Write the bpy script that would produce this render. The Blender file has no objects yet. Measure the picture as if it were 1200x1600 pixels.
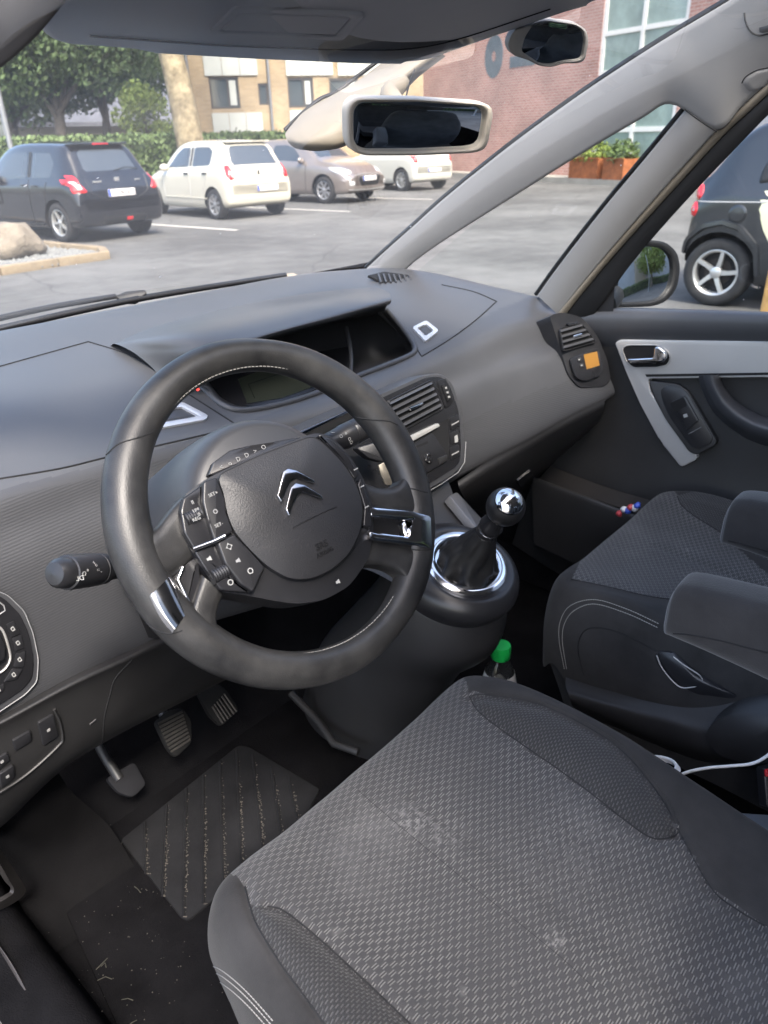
import bpy, bmesh, math, random
from mathutils import Vector as V, Matrix, noise
from mathutils.bvhtree import BVHTree
random.seed(7)
S = bpy.context.scene
COL = S.collection
R = math.radians

# ------------------------------------------------------------------ camera
CAMP = V((-.87, -.44, 1.45)); FPX = 1150.0
_a, _b, _r = R(48), R(27), R(1.5)
FW = V((math.sin(_a)*math.cos(_b), math.cos(_a)*math.cos(_b), -math.sin(_b)))
_rt = V((math.cos(_a), -math.sin(_a), 0)); _up = _rt.cross(FW)
RT = _rt*math.cos(_r) - _up*math.sin(_r); UP = _up*math.cos(_r) + _rt*math.sin(_r)
cam = bpy.data.cameras.new('camera'); camo = bpy.data.objects.new('camera', cam); COL.objects.link(camo)
camo.matrix_world = Matrix((( RT.x, UP.x, -FW.x, CAMP.x), (RT.y, UP.y, -FW.y, CAMP.y), (RT.z, UP.z, -FW.z, CAMP.z), (0, 0, 0, 1)))
cam.sensor_fit = 'VERTICAL'; cam.sensor_height = 36; cam.lens = FPX/1600*36
cam.clip_start = .02; cam.clip_end = 600
cam.dof.use_dof = True; cam.dof.focus_distance = .95; cam.dof.aperture_fstop = 8.5
S.camera = camo

# ------------------------------------------------------------------ world, sun, exposure
w = bpy.data.worlds.new('World'); S.world = w; w.use_nodes = True
nt = w.node_tree; bg = nt.nodes['Background']
sky = nt.nodes.new('ShaderNodeTexSky'); sky.sky_type = 'NISHITA'; sky.sun_disc = False
SUN_EL, SUN_AZ = 50, 205            # azimuth clockwise from +Y
sky.sun_elevation = R(SUN_EL); sky.sun_rotation = R(SUN_AZ)
sky.dust_density = 4.0; sky.air_density = 1.0; sky.ozone_density = .8
nt.links.new(sky.outputs[0], bg.inputs[0]); bg.inputs[1].default_value = .15
sun = bpy.data.lights.new('sun', 'SUN'); suno = bpy.data.objects.new('sun', sun); COL.objects.link(suno)
sun.energy = 1.5; sun.angle = R(12); sun.color = (1, .95, .88)
sd = V((math.sin(R(SUN_AZ))*math.cos(R(SUN_EL)), math.cos(R(SUN_AZ))*math.cos(R(SUN_EL)), math.sin(R(SUN_EL))))
suno.rotation_euler = sd.to_track_quat('Z', 'Y').to_euler()
S.view_settings.view_transform = 'Standard'; S.view_settings.look = 'None'
S.view_settings.exposure = 2.3; S.view_settings.gamma = 1
S.cycles.max_bounces = 8; S.cycles.transparent_max_bounces = 16; S.cycles.caustics_reflective = False; S.cycles.caustics_refractive = False
S.cycles.use_denoising = True
S.cycles.sample_clamp_indirect = 6

# ------------------------------------------------------------------ helpers: rays, planes
def ray(px, py): return RT*(px-600) + UP*(800-py) + FW*FPX
def at(px, py, X=None, Y=None, Z=None, D=None):
    d = ray(px, py)
    t = D/FPX if D is not None else (X-CAMP.x)/d.x if X is not None else (Y-CAMP.y)/d.y if Y is not None else (Z-CAMP.z)/d.z
    return CAMP + d*t
class Pl:
    def __init__(s, o, n, u=None):
        s.o = V(o); s.n = V(n).normalized()
        if s.n.dot(CAMP-s.o) < 0: s.n = -s.n
        u = V(u) if u is not None else V((1, 0, 0)) if abs(s.n.x) < .9 else V((0, -1, 0))
        s.u = (u - s.n*u.dot(s.n)).normalized(); s.v = s.n.cross(s.u)
    def at(s, px, py, h=0):
        d = ray(px, py); o = s.o + s.n*h
        return CAMP + d*((o-CAMP).dot(s.n)/d.dot(s.n))
    def loc(s, a, b, h=0): return s.o + s.u*a + s.v*b + s.n*h
    def mat(s, p, ang=0):
        u = s.u*math.cos(ang) + s.v*math.sin(ang); v = s.n.cross(u)
        return Matrix(((u.x, v.x, s.n.x, p.x), (u.y, v.y, s.n.y, p.y), (u.z, v.z, s.n.z, p.z), (0, 0, 0, 1)))
def pl3(a, b, c): a, b, c = V(a), V(b), V(c); return Pl(a, (b-a).cross(c-a), b-a)

def rnd(poly, r=6, n=4):                                   # round the corners of a closed polygon
    out = []; m = len(poly)
    for i in range(m):
        p = V(poly[i]); a = V(poly[i-1]); b = V(poly[(i+1) % m])
        la, lb = (a-p).length, (b-p).length
        k = min(r, la*.48, lb*.48)
        s, e = p+(a-p)*(k/max(la, 1e-9)), p+(b-p)*(k/max(lb, 1e-9))
        for j in range(n+1):
            t = j/n; out.append((s*(1-t)+p*t)*(1-t) + (p*(1-t)+e*t)*t)
    return [tuple(q) for q in out]
def resamp(poly, n, closed=True):
    P = [V(p) for p in poly]
    if closed: P = P+[P[0]]
    L = [0]
    for i in range(1, len(P)): L.append(L[-1]+(P[i]-P[i-1]).length)
    out = []; j = 0; m = n if closed else n-1
    for i in range(n):
        t = L[-1]*i/m
        while j < len(L)-2 and L[j+1] < t: j += 1
        k = (t-L[j])/max(L[j+1]-L[j], 1e-9); out.append(P[j].lerp(P[j+1], min(max(k, 0), 1)))
    return out
def cr(p, n, closed=False):                                # Catmull-Rom through points, n samples
    P = [V(q) for q in p]; m = len(P); out = []
    seg = m if closed else m-1
    for i in range(n):
        t = (i/n if closed else i/(n-1))*seg; k = min(int(t), seg-1); f = t-k
        g = (lambda j: P[j % m]) if closed else (lambda j: P[min(max(j, 0), m-1)])
        a, b, c, d = g(k-1), g(k), g(k+1), g(k+2)
        if not closed:
            if k == 0: a = b*2-c
            if k == m-2: d = c*2-b
        out.append(.5*((2*b) + (c-a)*f + (2*a-5*b+4*c-d)*f*f + (3*b-a-3*c+d)*f**3))
    return out

# ------------------------------------------------------------------ helpers: objects
def rootloc(p):
    while p.parent: p = p.parent
    return p.location
def tag(o, label=None, cat=None, group=None, kind=None):
    if label: o['label'] = label
    if cat: o['category'] = cat
    if group: o['group'] = group
    if kind: o['kind'] = kind
    return o
def thing(name, loc, label=None, cat=None, group=None, kind=None, rz=0):
    o = bpy.data.objects.new(name, None); COL.objects.link(o); o.location = loc; o.rotation_euler.z = rz; o.empty_display_size = .05
    return tag(o, label, cat, group, kind)
def mk(name, verts, faces, mat, parent=None, uv=None, smooth=40, local=False, mids=None):
    me = bpy.data.meshes.new(name)
    if parent is not None and not local:
        o0 = rootloc(parent); verts = [V(q)-o0 for q in verts]
    me.from_pydata([tuple(q) for q in verts], [], faces)
    for m in (mat if isinstance(mat, (list, tuple)) else [mat]): me.materials.append(m)
    if mids: me.polygons.foreach_set('material_index', mids)
    if uv:
        l = me.uv_layers.new(name='uv')
        for lp in me.loops: l.data[lp.index].uv = uv[lp.vertex_index]
    if smooth:
        me.polygons.foreach_set('use_smooth', [True]*len(me.polygons))
        if smooth < 180: me.set_sharp_from_angle(angle=R(smooth))
    me.update()
    o = bpy.data.objects.new(name, me); COL.objects.link(o)
    if parent is not None: o.parent = parent
    return o
def from_bm(name, bm, mat, parent=None, smooth=40, local=False):
    bmesh.ops.recalc_face_normals(bm, faces=bm.faces)
    vs = [v.co.copy() for v in bm.verts]; bm.verts.index_update(); fs = [[v.index for v in f.verts] for f in bm.faces]; bm.free()
    return mk(name, vs, fs, mat, parent, None, smooth, local)
def bvh(o):
    me = o.data; off = rootloc(o) if o.parent else V((0, 0, 0))
    return BVHTree.FromPolygons([v.co+off for v in me.vertices], [p.vertices[:] for p in me.polygons])
def hit(b, px, py):
    d = ray(px, py).normalized(); h = b.ray_cast(CAMP, d)
    if h[0] is None: return None
    n = h[1]
    if n.dot(d) > 0: n = -n
    return h[0], n
def plate(name, poly, pl, h0, h1, mat, parent, bev=.001, seg=2, px=True, local=False):
    pts = [(pl.at(p[0], p[1], h1) if px else pl.loc(p[0], p[1], h1))-pl.n*(h1-h0) for p in poly]
    bm = bmesh.new(); vs = [bm.verts.new(p) for p in pts]; f = bm.faces.new(vs)
    r = bmesh.ops.extrude_face_region(bm, geom=[f]); tv = [g for g in r['geom'] if isinstance(g, bmesh.types.BMVert)]
    for v in tv: v.co += pl.n*(h1-h0)
    if bev:
        s = set(tv); es = [e for e in bm.edges if e.verts[0] in s and e.verts[1] in s]
        bmesh.ops.bevel(bm, geom=es, offset=bev, segments=seg, affect='EDGES', profile=.5)
    return from_bm(name, bm, mat, parent, 40, local)
def frame(name, outer, inner, pl, h0, h1, mat, parent, n=48, bulge=0, px=True, local=False, prof=5):
    A = resamp(outer, n); B0 = resamp(inner, n*4)
    c = sum(A, V((0, 0)))/n; B = []
    for a in A:
        d = (a-c).normalized(); B.append(max(B0, key=lambda q: (q-c).normalized().dot(d)))
    g = (lambda p, h: pl.at(p.x, p.y, h)) if px else (lambda p, h: pl.loc(p.x, p.y, h))
    vs = []; fs = []; K = prof+2
    for i in range(n):
        vs.append(g(A[i], h1)-pl.n*(h1-h0))
        for k in range(prof):
            t = k/(prof-1); vs.append(g(A[i].lerp(B[i], t), h1+bulge*math.sin(math.pi*t)))
        vs.append(g(B[i], h1)-pl.n*(h1-h0))
    for i in range(n):
        j = (i+1) % n
        for k in range(K-1): fs.append((i*K+k, j*K+k, j*K+k+1, i*K+k+1))
    return mk(name, vs, fs, mat, parent, None, 50, local)
def dome(name, poly, pl, h0, h1, hm, mat, parent, rings=6, n=48, power=2, px=True, local=False, skirt=True, cen=None):
    A = resamp(poly, n); c = V(cen) if cen else sum(A, V((0, 0)))/n
    g = (lambda p, h: pl.at(p.x, p.y, h)) if px else (lambda p, h: pl.loc(p.x, p.y, h))
    vs = []; fs = []; lev = []
    if skirt: lev.append((1, h0))
    for k in range(rings):
        t = 1-k/rings; lev.append((t, h1+(hm-h1)*(1-t**power)))
    for q, (t, h) in enumerate(lev): vs += [g(c.lerp(a, t), h1)-pl.n*(h1-h0) if skirt and q == 0 else g(c.lerp(a, t), h) for a in A]
    for k in range(len(lev)-1):
        for i in range(n): j = (i+1) % n; fs.append((k*n+i, k*n+j, (k+1)*n+j, (k+1)*n+i))
    vs.append(g(c, hm)); m = len(vs)-1; k = len(lev)-1
    for i in range(n): fs.append((k*n+i, k*n+(i+1) % n, m))
    return mk(name, vs, fs, mat, parent, None, 50, local)
def patch(name, poly, b, o0, o1, mat, parent, rings=8, n=56, uvf=None, edge=.25, cen=None):
    A = resamp(poly, n); c = V(cen) if cen else sum(A, V((0, 0)))/n; vs = []; fs = []; last = None
    def put(p, o):
        nonlocal last
        h = hit(b, p.x, p.y)
        if h is None: h = last or (at(p.x, p.y, D=1), -FW)
        last = h; vs.append(h[0]+h[1]*o)
    for k in range(rings):
        t = 1-(k/rings); q = min((1-t)/edge, 1)
        for a in A: put(c.lerp(a, t), o0+(o1-o0)*math.sin(q*math.pi/2))
    put(c, o1)
    for k in range(rings-1):
        for i in range(n): j = (i+1) % n; fs.append((k*n+i, k*n+j, (k+1)*n+j, (k+1)*n+i))
    k = rings-1
    for i in range(n): fs.append((k*n+i, k*n+(i+1) % n, len(vs)-1))
    return mk(name, vs, fs, mat, parent, [uvf(v) for v in vs] if uvf else None, 60)
def tube(name, pts, rad, mat, parent=None, seg=8, closed=False, local=False, cap=True, flat=None):
    P = [V(p) for p in pts]; n = len(P); vs = []; fs = []
    rr = rad if isinstance(rad, (list, tuple)) else [rad]*n
    prev = None
    for i in range(n):
        if closed: t = P[(i+1) % n]-P[i-1]
        else: t = P[min(i+1, n-1)]-P[max(i-1, 0)]
        t.normalize()
        if prev is None: a = V((0, 0, 1)) if abs(t.z) < .9 else V((1, 0, 0)); u = t.cross(a).normalized()
        else: u = (prev - t*prev.dot(t)).normalized()
        prev = u; v = t.cross(u)
        for k in range(seg):
            an = 2*math.pi*k/seg; vs.append(P[i]+(u*math.cos(an)+v*math.sin(an))*rr[i])
    for i in range(n if closed else n-1):
        for k in range(seg):
            j = (i+1) % n; l = (k+1) % seg; fs.append((i*seg+k, i*seg+l, j*seg+l, j*seg+k))
    if cap and not closed: fs.append(tuple(range(seg-1, -1, -1))); fs.append(tuple((n-1)*seg+k for k in range(seg)))
    return mk(name, vs, fs, mat, parent, None, 60, local)
def seam(name, line, b, r, mat, parent, n=40, off=0, closed=False, curve=True):
    L = cr([V(p) for p in line], n, closed) if curve else resamp(line, n, closed); pts = []
    for p in L:
        h = hit(b, p.x, p.y)
        if h: pts.append(h[0]+h[1]*off)
    return tube(name, pts, r, mat, parent, 6, closed)
def stitches(name, line, b, mat, parent, step=.005, ln=.0035, r=.0005, off=.0006):
    L = cr([V(p) for p in line], 160); P = []
    for p in L:
        h = hit(b, p.x, p.y)
        if h: P.append(h[0]+h[1]*off)
    return dashes(name, P, mat, parent, step, ln, r)
def dashes(name, P, mat, parent, step, ln, r):
    vs = []; fs = []; d = 0; pos = 0; T = [0]
    for i in range(1, len(P)): T.append(T[-1]+(P[i]-P[i-1]).length)
    def ev(s):
        j = 0
        while j < len(T)-2 and T[j+1] < s: j += 1
        return P[j].lerp(P[j+1], (s-T[j])/max(T[j+1]-T[j], 1e-9))
    s = 0
    while s+ln < T[-1]:
        a, c = ev(s), ev(s+ln); t = (c-a).normalized(); u = t.cross(V((.3, .5, .8))).normalized(); v = t.cross(u); k = len(vs)
        for q in (a, c):
            for e in range(4): vs.append(q+(u*math.cos(e*math.pi/2)+v*math.sin(e*math.pi/2))*r)
        for e in range(4): fs.append((k+e, k+(e+1) % 4, k+4+(e+1) % 4, k+4+e))
        s += step
    o = mk(name, vs, fs, mat, parent); o['kind'] = 'stuff'; return o
def loft(name, rows, nu, nv, mat, parent=None, local=False, closed=False, smooth=60, uvs=True, solid=0, lin=False):
    # rows: list of control rows; nu samples along each row, nv across rows
    A = [cr(r, nu, closed) for r in rows]
    G = []
    for i in range(nu):
        c = [a[i] for a in A]
        G.append(resamp2(c, nv) if lin else cr(c, nv))
    vs = [G[i][j] for j in range(nv) for i in range(nu)]; fs = []
    for j in range(nv-1):
        for i in range(nu if closed else nu-1):
            k = (i+1) % nu; fs.append((j*nu+i, j*nu+k, (j+1)*nu+k, (j+1)*nu+i))
    uv = None
    if uvs:
        jm, im = nv//2, nu//2; U = [0]; W = [0]
        for i in range(1, nu): U.append(U[-1]+(G[i][jm]-G[i-1][jm]).length)
        for j in range(1, nv): W.append(W[-1]+(G[im][j]-G[im][j-1]).length)
        uv = [(U[i], W[j]) for j in range(nv) for i in range(nu)]
    if solid:
        n0 = len(vs); cen = []
        nn = [V((0, 0, 0)) for _ in vs]
        for f in fs:
            q = (vs[f[1]]-vs[f[0]]).cross(vs[f[3]]-vs[f[0]])
            for k in f: nn[k] = nn[k]+q
        vs += [vs[i]+nn[i].normalized()*solid for i in range(n0)]
        fs += [tuple(k+n0 for k in reversed(f)) for f in fs]
        if uv: uv += uv
        bd = [i for i in range(nu)] + [j*nu+nu-1 for j in range(1, nv)] + [(nv-1)*nu+i for i in range(nu-2, -1, -1)] + [j*nu for j in range(nv-2, 0, -1)]
        for k in range(len(bd)): a, c = bd[k], bd[(k+1) % len(bd)]; fs.append((c, a, a+n0, c+n0))
    return mk(name, vs, fs, mat, parent, uv, smooth, local)
def resamp2(c, n): return [c[min(int(i*(len(c)-1)/(n-1)), len(c)-2)].lerp(c[min(int(i*(len(c)-1)/(n-1)), len(c)-2)+1], i*(len(c)-1)/(n-1)-min(int(i*(len(c)-1)/(n-1)), len(c)-2)) for i in range(n)]
def box(name, c, s, mat, parent=None, bev=.002, rot=None, local=False, seg=2):
    bm = bmesh.new(); bmesh.ops.create_cube(bm, size=1)
    for v in bm.verts: v.co = V((v.co.x*s[0], v.co.y*s[1], v.co.z*s[2]))
    if bev: bmesh.ops.bevel(bm, geom=bm.edges[:], offset=bev, segments=seg, affect='EDGES', profile=.5)
    if rot is not None:
        for v in bm.verts: v.co = rot @ v.co
    for v in bm.verts: v.co += V(c)
    return from_bm(name, bm, mat, parent, 40, local)
def lathe(name, prof, M, mat, parent=None, seg=40, local=False, smooth=40, cap=True):
    vs = []; fs = []
    for r, z in prof:
        for k in range(seg): a = 2*math.pi*k/seg; vs.append(M @ V((r*math.cos(a), r*math.sin(a), z)))
    for j in range(len(prof)-1):
        for k in range(seg): l = (k+1) % seg; fs.append((j*seg+k, j*seg+l, (j+1)*seg+l, (j+1)*seg+k))
    if cap and prof[0][0] > 1e-5: fs.append(tuple(range(seg-1, -1, -1)))
    if cap and prof[-1][0] > 1e-5: fs.append(tuple((len(prof)-1)*seg+k for k in range(seg)))
    return mk(name, vs, fs, mat, parent, None, smooth, local)
def text(name, s, M, size, ext, mat, parent, local=False, align='CENTER', bold=False):
    cu = bpy.data.curves.new('t', 'FONT'); cu.body = s; cu.size = size; cu.extrude = ext; cu.align_x = align; cu.align_y = 'CENTER'; cu.resolution_u = 3
    if bold: cu.offset = size*.02
    o = bpy.data.objects.new('t', cu); COL.objects.link(o)
    dg = bpy.context.evaluated_depsgraph_get(); dg.update()
    me = bpy.data.meshes.new_from_object(o.evaluated_get(dg)); bpy.data.objects.remove(o)
    vs = [M @ v.co for v in me.vertices]; fs = [p.vertices[:] for p in me.polygons]
    return mk(name, vs, fs, mat, parent, None, 0, local)

# ------------------------------------------------------------------ materials
MATS = {}
def mat(name, col, rough=.5, metal=0, bump=0, bscale=200, var=0, vscale=8, spec=.5, coat=0, var2=None, emit=None, alpha=None, sheen=0):
    if name in MATS: return MATS[name]
    m = bpy.data.materials.new(name); m.use_nodes = True; n = m.node_tree.nodes; l = m.node_tree.links; p = n['Principled BSDF']
    p.inputs['Base Color'].default_value = (*col, 1); p.inputs['Roughness'].default_value = rough; p.inputs['Metallic'].default_value = metal
    p.inputs['Specular IOR Level'].default_value = spec; p.inputs['Coat Weight'].default_value = coat; p.inputs['Coat Roughness'].default_value = .08
    if sheen: p.inputs['Sheen Weight'].default_value = sheen
    tc = n.new('ShaderNodeTexCoord')
    if emit: p.inputs['Emission Color'].default_value = (*emit[:3], 1); p.inputs['Emission Strength'].default_value = emit[3]
    if bump:
        t = n.new('ShaderNodeTexNoise'); t.inputs['Scale'].default_value = bscale; t.inputs['Detail'].default_value = 3
        l.new(tc.outputs['Object'], t.inputs['Vector']); b = n.new('ShaderNodeBump'); b.inputs['Strength'].default_value = bump; b.inputs['Distance'].default_value = .5/bscale
        l.new(t.outputs[0], b.inputs['Height']); l.new(b.outputs[0], p.inputs['Normal'])
    if var:
        t = n.new('ShaderNodeTexNoise'); t.inputs['Scale'].default_value = vscale; t.inputs['Detail'].default_value = 6; t.inputs['Roughness'].default_value = .65
        l.new(tc.outputs['Object'], t.inputs['Vector']); r = n.new('ShaderNodeValToRGB'); r.color_ramp.elements[0].position = .3; r.color_ramp.elements[1].position = .72
        c2 = var2 or tuple(min(1, c*(1+var)) for c in col); c1 = tuple(c*(1-var*.7) for c in col)
        r.color_ramp.elements[0].color = (*c1, 1); r.color_ramp.elements[1].color = (*c2, 1)
        l.new(t.outputs[0], r.inputs[0]); l.new(r.outputs[0], p.inputs['Base Color'])
        rr = n.new('ShaderNodeMapRange'); rr.inputs['To Min'].default_value = max(rough-.08, .02); rr.inputs['To Max'].default_value = min(rough+.1, 1)
        l.new(t.outputs[0], rr.inputs[0]); l.new(rr.outputs[0], p.inputs['Roughness'])
    MATS[name] = m; return m
def nodes(m): return m.node_tree.nodes, m.node_tree.links, m.node_tree.nodes['Principled BSDF']
def glass(name, tint=(1, 1, 1), dust=.02, refl=1.0, specks=0, ior=1.45):
    if name in MATS: return MATS[name]
    m = bpy.data.materials.new(name); m.use_nodes = True; n = m.node_tree.nodes; l = m.node_tree.links
    n.remove(n['Principled BSDF']); out = n['Material Output']
    tr = n.new('ShaderNodeBsdfTransparent'); tr.inputs[0].default_value = (*tint, 1)
    gl = n.new('ShaderNodeBsdfGlossy'); gl.inputs['Roughness'].default_value = .02; gl.inputs[0].default_value = (refl, refl, refl, 1)
    fr = n.new('ShaderNodeFresnel'); fr.inputs[0].default_value = ior
    mx = n.new('ShaderNodeMixShader'); l.new(fr.outputs[0], mx.inputs[0]); l.new(tr.outputs[0], mx.inputs[1]); l.new(gl.outputs[0], mx.inputs[2])
    df = n.new('ShaderNodeBsdfDiffuse'); df.inputs[0].default_value = (.75, .74, .72, 1)
    tl = n.new('ShaderNodeBsdfTranslucent'); tl.inputs[0].default_value = (.75, .74, .72, 1)
    ad = n.new('ShaderNodeMixShader'); ad.inputs[0].default_value = .5; l.new(df.outputs[0], ad.inputs[1]); l.new(tl.outputs[0], ad.inputs[2])
    m2 = n.new('ShaderNodeMixShader'); l.new(mx.outputs[0], m2.inputs[1]); l.new(ad.outputs[0], m2.inputs[2])
    tc = n.new('ShaderNodeTexCoord'); t = n.new('ShaderNodeTexNoise'); t.inputs['Scale'].default_value = 3; t.inputs['Detail'].default_value = 5
    l.new(tc.outputs['Object'], t.inputs['Vector']); mr = n.new('ShaderNodeMapRange'); mr.inputs[1].default_value = .35; mr.inputs[2].default_value = .75; mr.inputs[3].default_value = dust*.4; mr.inputs[4].default_value = dust*1.6
    l.new(t.outputs[0], mr.inputs[0]); fac = mr.outputs[0]
    if specks:
        vo = n.new('ShaderNodeTexVoronoi'); vo.inputs['Scale'].default_value = specks; l.new(tc.outputs['Object'], vo.inputs['Vector'])
        sp = n.new('ShaderNodeSeparateColor'); l.new(vo.outputs['Color'], sp.inputs[0])
        th = n.new('ShaderNodeMath'); th.operation = 'MULTIPLY'; th.inputs[1].default_value = .11; l.new(sp.outputs[0], th.inputs[0])
        pw = n.new('ShaderNodeMath'); pw.operation = 'MULTIPLY'; l.new(th.outputs[0], pw.inputs[0]); l.new(sp.outputs[1], pw.inputs[1])
        lt = n.new('ShaderNodeMath'); lt.operation = 'LESS_THAN'; l.new(vo.outputs['Distance'], lt.inputs[0]); l.new(pw.outputs[0], lt.inputs[1])
        g2 = n.new('ShaderNodeMath'); g2.operation = 'GREATER_THAN'; g2.inputs[1].default_value = .6; l.new(sp.outputs[2], g2.inputs[0])
        mm = n.new('ShaderNodeMath'); mm.operation = 'MULTIPLY'; l.new(lt.outputs[0], mm.inputs[0]); l.new(g2.outputs[0], mm.inputs[1])
        ms = n.new('ShaderNodeMath'); ms.operation = 'MULTIPLY'; ms.inputs[1].default_value = .6; l.new(mm.outputs[0], ms.inputs[0])
        mxx = n.new('ShaderNodeMath'); mxx.operation = 'MAXIMUM'; l.new(fac, mxx.inputs[0]); l.new(ms.outputs[0], mxx.inputs[1]); fac = mxx.outputs[0]
    l.new(fac, m2.inputs[0]); l.new(m2.outputs[0], out.inputs[0])
    MATS[name] = m; return m
# ================================================================== OUTSIDE
def asphalt():
    m = mat('asphalt', (.07, .07, .07), .9); n, l, p = nodes(m); tc = n.new('ShaderNodeTexCoord')
    def nz(s, d=6, r=.6):
        t = n.new('ShaderNodeTexNoise'); t.inputs['Scale'].default_value = s; t.inputs['Detail'].default_value = d; t.inputs['Roughness'].default_value = r
        l.new(tc.outputs['Object'], t.inputs['Vector']); return t
    a, b, c = nz(.35), nz(3), nz(90, 3)
    def mul(x, y, op='MULTIPLY'):
        q = n.new('ShaderNodeMath'); q.operation = op
        for i, v in enumerate((x, y)):
            if isinstance(v, (int, float)): q.inputs[i].default_value = v
            else: l.new(v, q.inputs[i])
        return q.outputs[0]
    s = mul(mul(mul(a.outputs[0], .85), mul(b.outputs[0], .4), 'ADD'), mul(c.outputs[0], .45), 'ADD')
    # cracks and tar seams
    d = n.new('ShaderNodeMixRGB'); d.blend_type = 'ADD'; d.inputs[0].default_value = .6; l.new(tc.outputs['Object'], d.inputs[1]); l.new(nz(.8).outputs['Color'], d.inputs[2])
    v = n.new('ShaderNodeTexVoronoi'); v.feature = 'DISTANCE_TO_EDGE'; v.inputs['Scale'].default_value = .22; l.new(d.outputs[0], v.inputs['Vector'])
    cr_ = n.new('ShaderNodeMapRange'); cr_.inputs[1].default_value = .001; cr_.inputs[2].default_value = .006; cr_.inputs[3].default_value = .72; cr_.inputs[4].default_value = 1; l.new(v.outputs['Distance'], cr_.inputs[0])
    r = n.new('ShaderNodeValToRGB'); r.color_ramp.elements[0].position = .70; r.color_ramp.elements[1].position = 1.0
    r.color_ramp.elements[0].color = (.064, .063, .061, 1); r.color_ramp.elements[1].color = (.138, .136, .130, 1); l.new(s, r.inputs[0])
    mm = n.new('ShaderNodeMixRGB'); mm.blend_type = 'MULTIPLY'; mm.inputs[0].default_value = 1; l.new(r.outputs[0], mm.inputs[1]); l.new(cr_.outputs[0], mm.inputs[2])
    l.new(mm.outputs[0], p.inputs['Base Color'])
    bp = n.new('ShaderNodeBump'); bp.inputs['Strength'].default_value = .5; bp.inputs['Distance'].default_value = .004; l.new(c.outputs[0], bp.inputs['Height']); l.new(bp.outputs[0], p.inputs['Normal'])
    return m
def brickmat(name, c1, c2, mortar, sx=.24, sy=.075):
    m = mat(name, c1, .85); n, l, p = nodes(m); uv = n.new('ShaderNodeUVMap'); b = n.new('ShaderNodeTexBrick')
    b.inputs['Scale'].default_value = 1; b.inputs['Brick Width'].default_value = sx; b.inputs['Row Height'].default_value = sy; b.inputs['Mortar Size'].default_value = .008
    b.inputs['Color1'].default_value = (*c1, 1); b.inputs['Color2'].default_value = (*c2, 1); b.inputs['Mortar'].default_value = (*mortar, 1); b.inputs['Bias'].default_value = -.1
    l.new(uv.outputs[0], b.inputs['Vector']); t = n.new('ShaderNodeTexNoise'); t.inputs['Scale'].default_value = .7; t.inputs['Detail'].default_value = 6; l.new(uv.outputs[0], t.inputs['Vector'])
    mr = n.new('ShaderNodeMapRange'); mr.inputs[1].default_value = .3; mr.inputs[2].default_value = .7; mr.inputs[3].default_value = .75; mr.inputs[4].default_value = 1.2; l.new(t.outputs[0], mr.inputs[0])
    mx = n.new('ShaderNodeMixRGB'); mx.blend_type = 'MULTIPLY'; mx.inputs[0].default_value = 1; l.new(b.outputs[0], mx.inputs[1]); l.new(mr.outputs[0], mx.inputs[2]); l.new(mx.outputs[0], p.inputs['Base Color'])
    bp = n.new('ShaderNodeBump'); bp.inputs['Strength'].default_value = .6; bp.inputs['Distance'].default_value = .01; bp.invert = True; l.new(b.outputs['Fac'], bp.inputs['Height']); l.new(bp.outputs[0], p.inputs['Normal'])
    return m
M_asph = asphalt()
M_paintline = mat('road_paint', (.55, .53, .47), .8, var=.35, vscale=14)
M_kerb = mat('kerb_stone', (.24, .19, .125), .85, bump=.4, bscale=60, var=.25, vscale=6)
M_gravel = mat('gravel', (.22, .22, .21), .9, bump=1, bscale=25, var=.5, vscale=40)
M_rock = mat('granite', (.21, .18, .14), .9, bump=1, bscale=22, var=.3, vscale=5)
M_leafd = mat('leaf_dark', (.075, .112, .042), .6, var=.6, vscale=2.5, spec=.3)
M_leafm = mat('leaf_mid', (.10, .145, .052), .6, var=.6, vscale=2.5, spec=.3)
M_leafy = mat('leaf_yellow_green', (.17, .22, .05), .6, var=.5, vscale=2.5, spec=.3)
M_bark = mat('bark', (.10, .085, .07), .9, bump=.6, bscale=12, var=.4, vscale=5)
M_plane = mat('plane_bark', (.17, .125, .07), .85, bump=.5, bscale=8, var=.8, vscale=3.4, var2=(.42, .35, .22))
M_tan = brickmat('tan_brick', (.42, .32, .19), (.35, .26, .15), (.38, .32, .24))
M_red = brickmat('red_brick', (.45, .235, .19), (.37, .18, .145), (.52, .43, .38), .24, .083)
M_white = mat('white_paint', (.75, .74, .70), .5, var=.06)
M_pan = mat('pale_panel', (.50, .52, .48), .7, var=.08, vscale=1.5)
M_pane = mat('window_pane', (.06, .075, .08), .06, spec=1)
M_paneg = mat('pane_green_reflection', (.27, .35, .32), .12, spec=1, var=.35, vscale=1.2)  # pale green reflection painted into the pane colour
M_dframe = mat('dark_window_frame', (.05, .045, .04), .5)
M_slate = mat('slate_roof', (.10, .105, .125), .7, bump=.3, bscale=9, var=.25, vscale=2)
M_grey = mat('grey_metal', (.30, .31, .32), .45, metal=.6)
M_greyw = mat('grey_wall', (.36, .36, .37), .8, var=.12, vscale=1)
M_rust = mat('corten_steel', (.26, .085, .03), .8, var=.45, vscale=7, bump=.2, bscale=30)
M_conc = mat('concrete', (.30, .28, .24), .9, var=.2, vscale=3, bump=.3, bscale=30)

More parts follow.
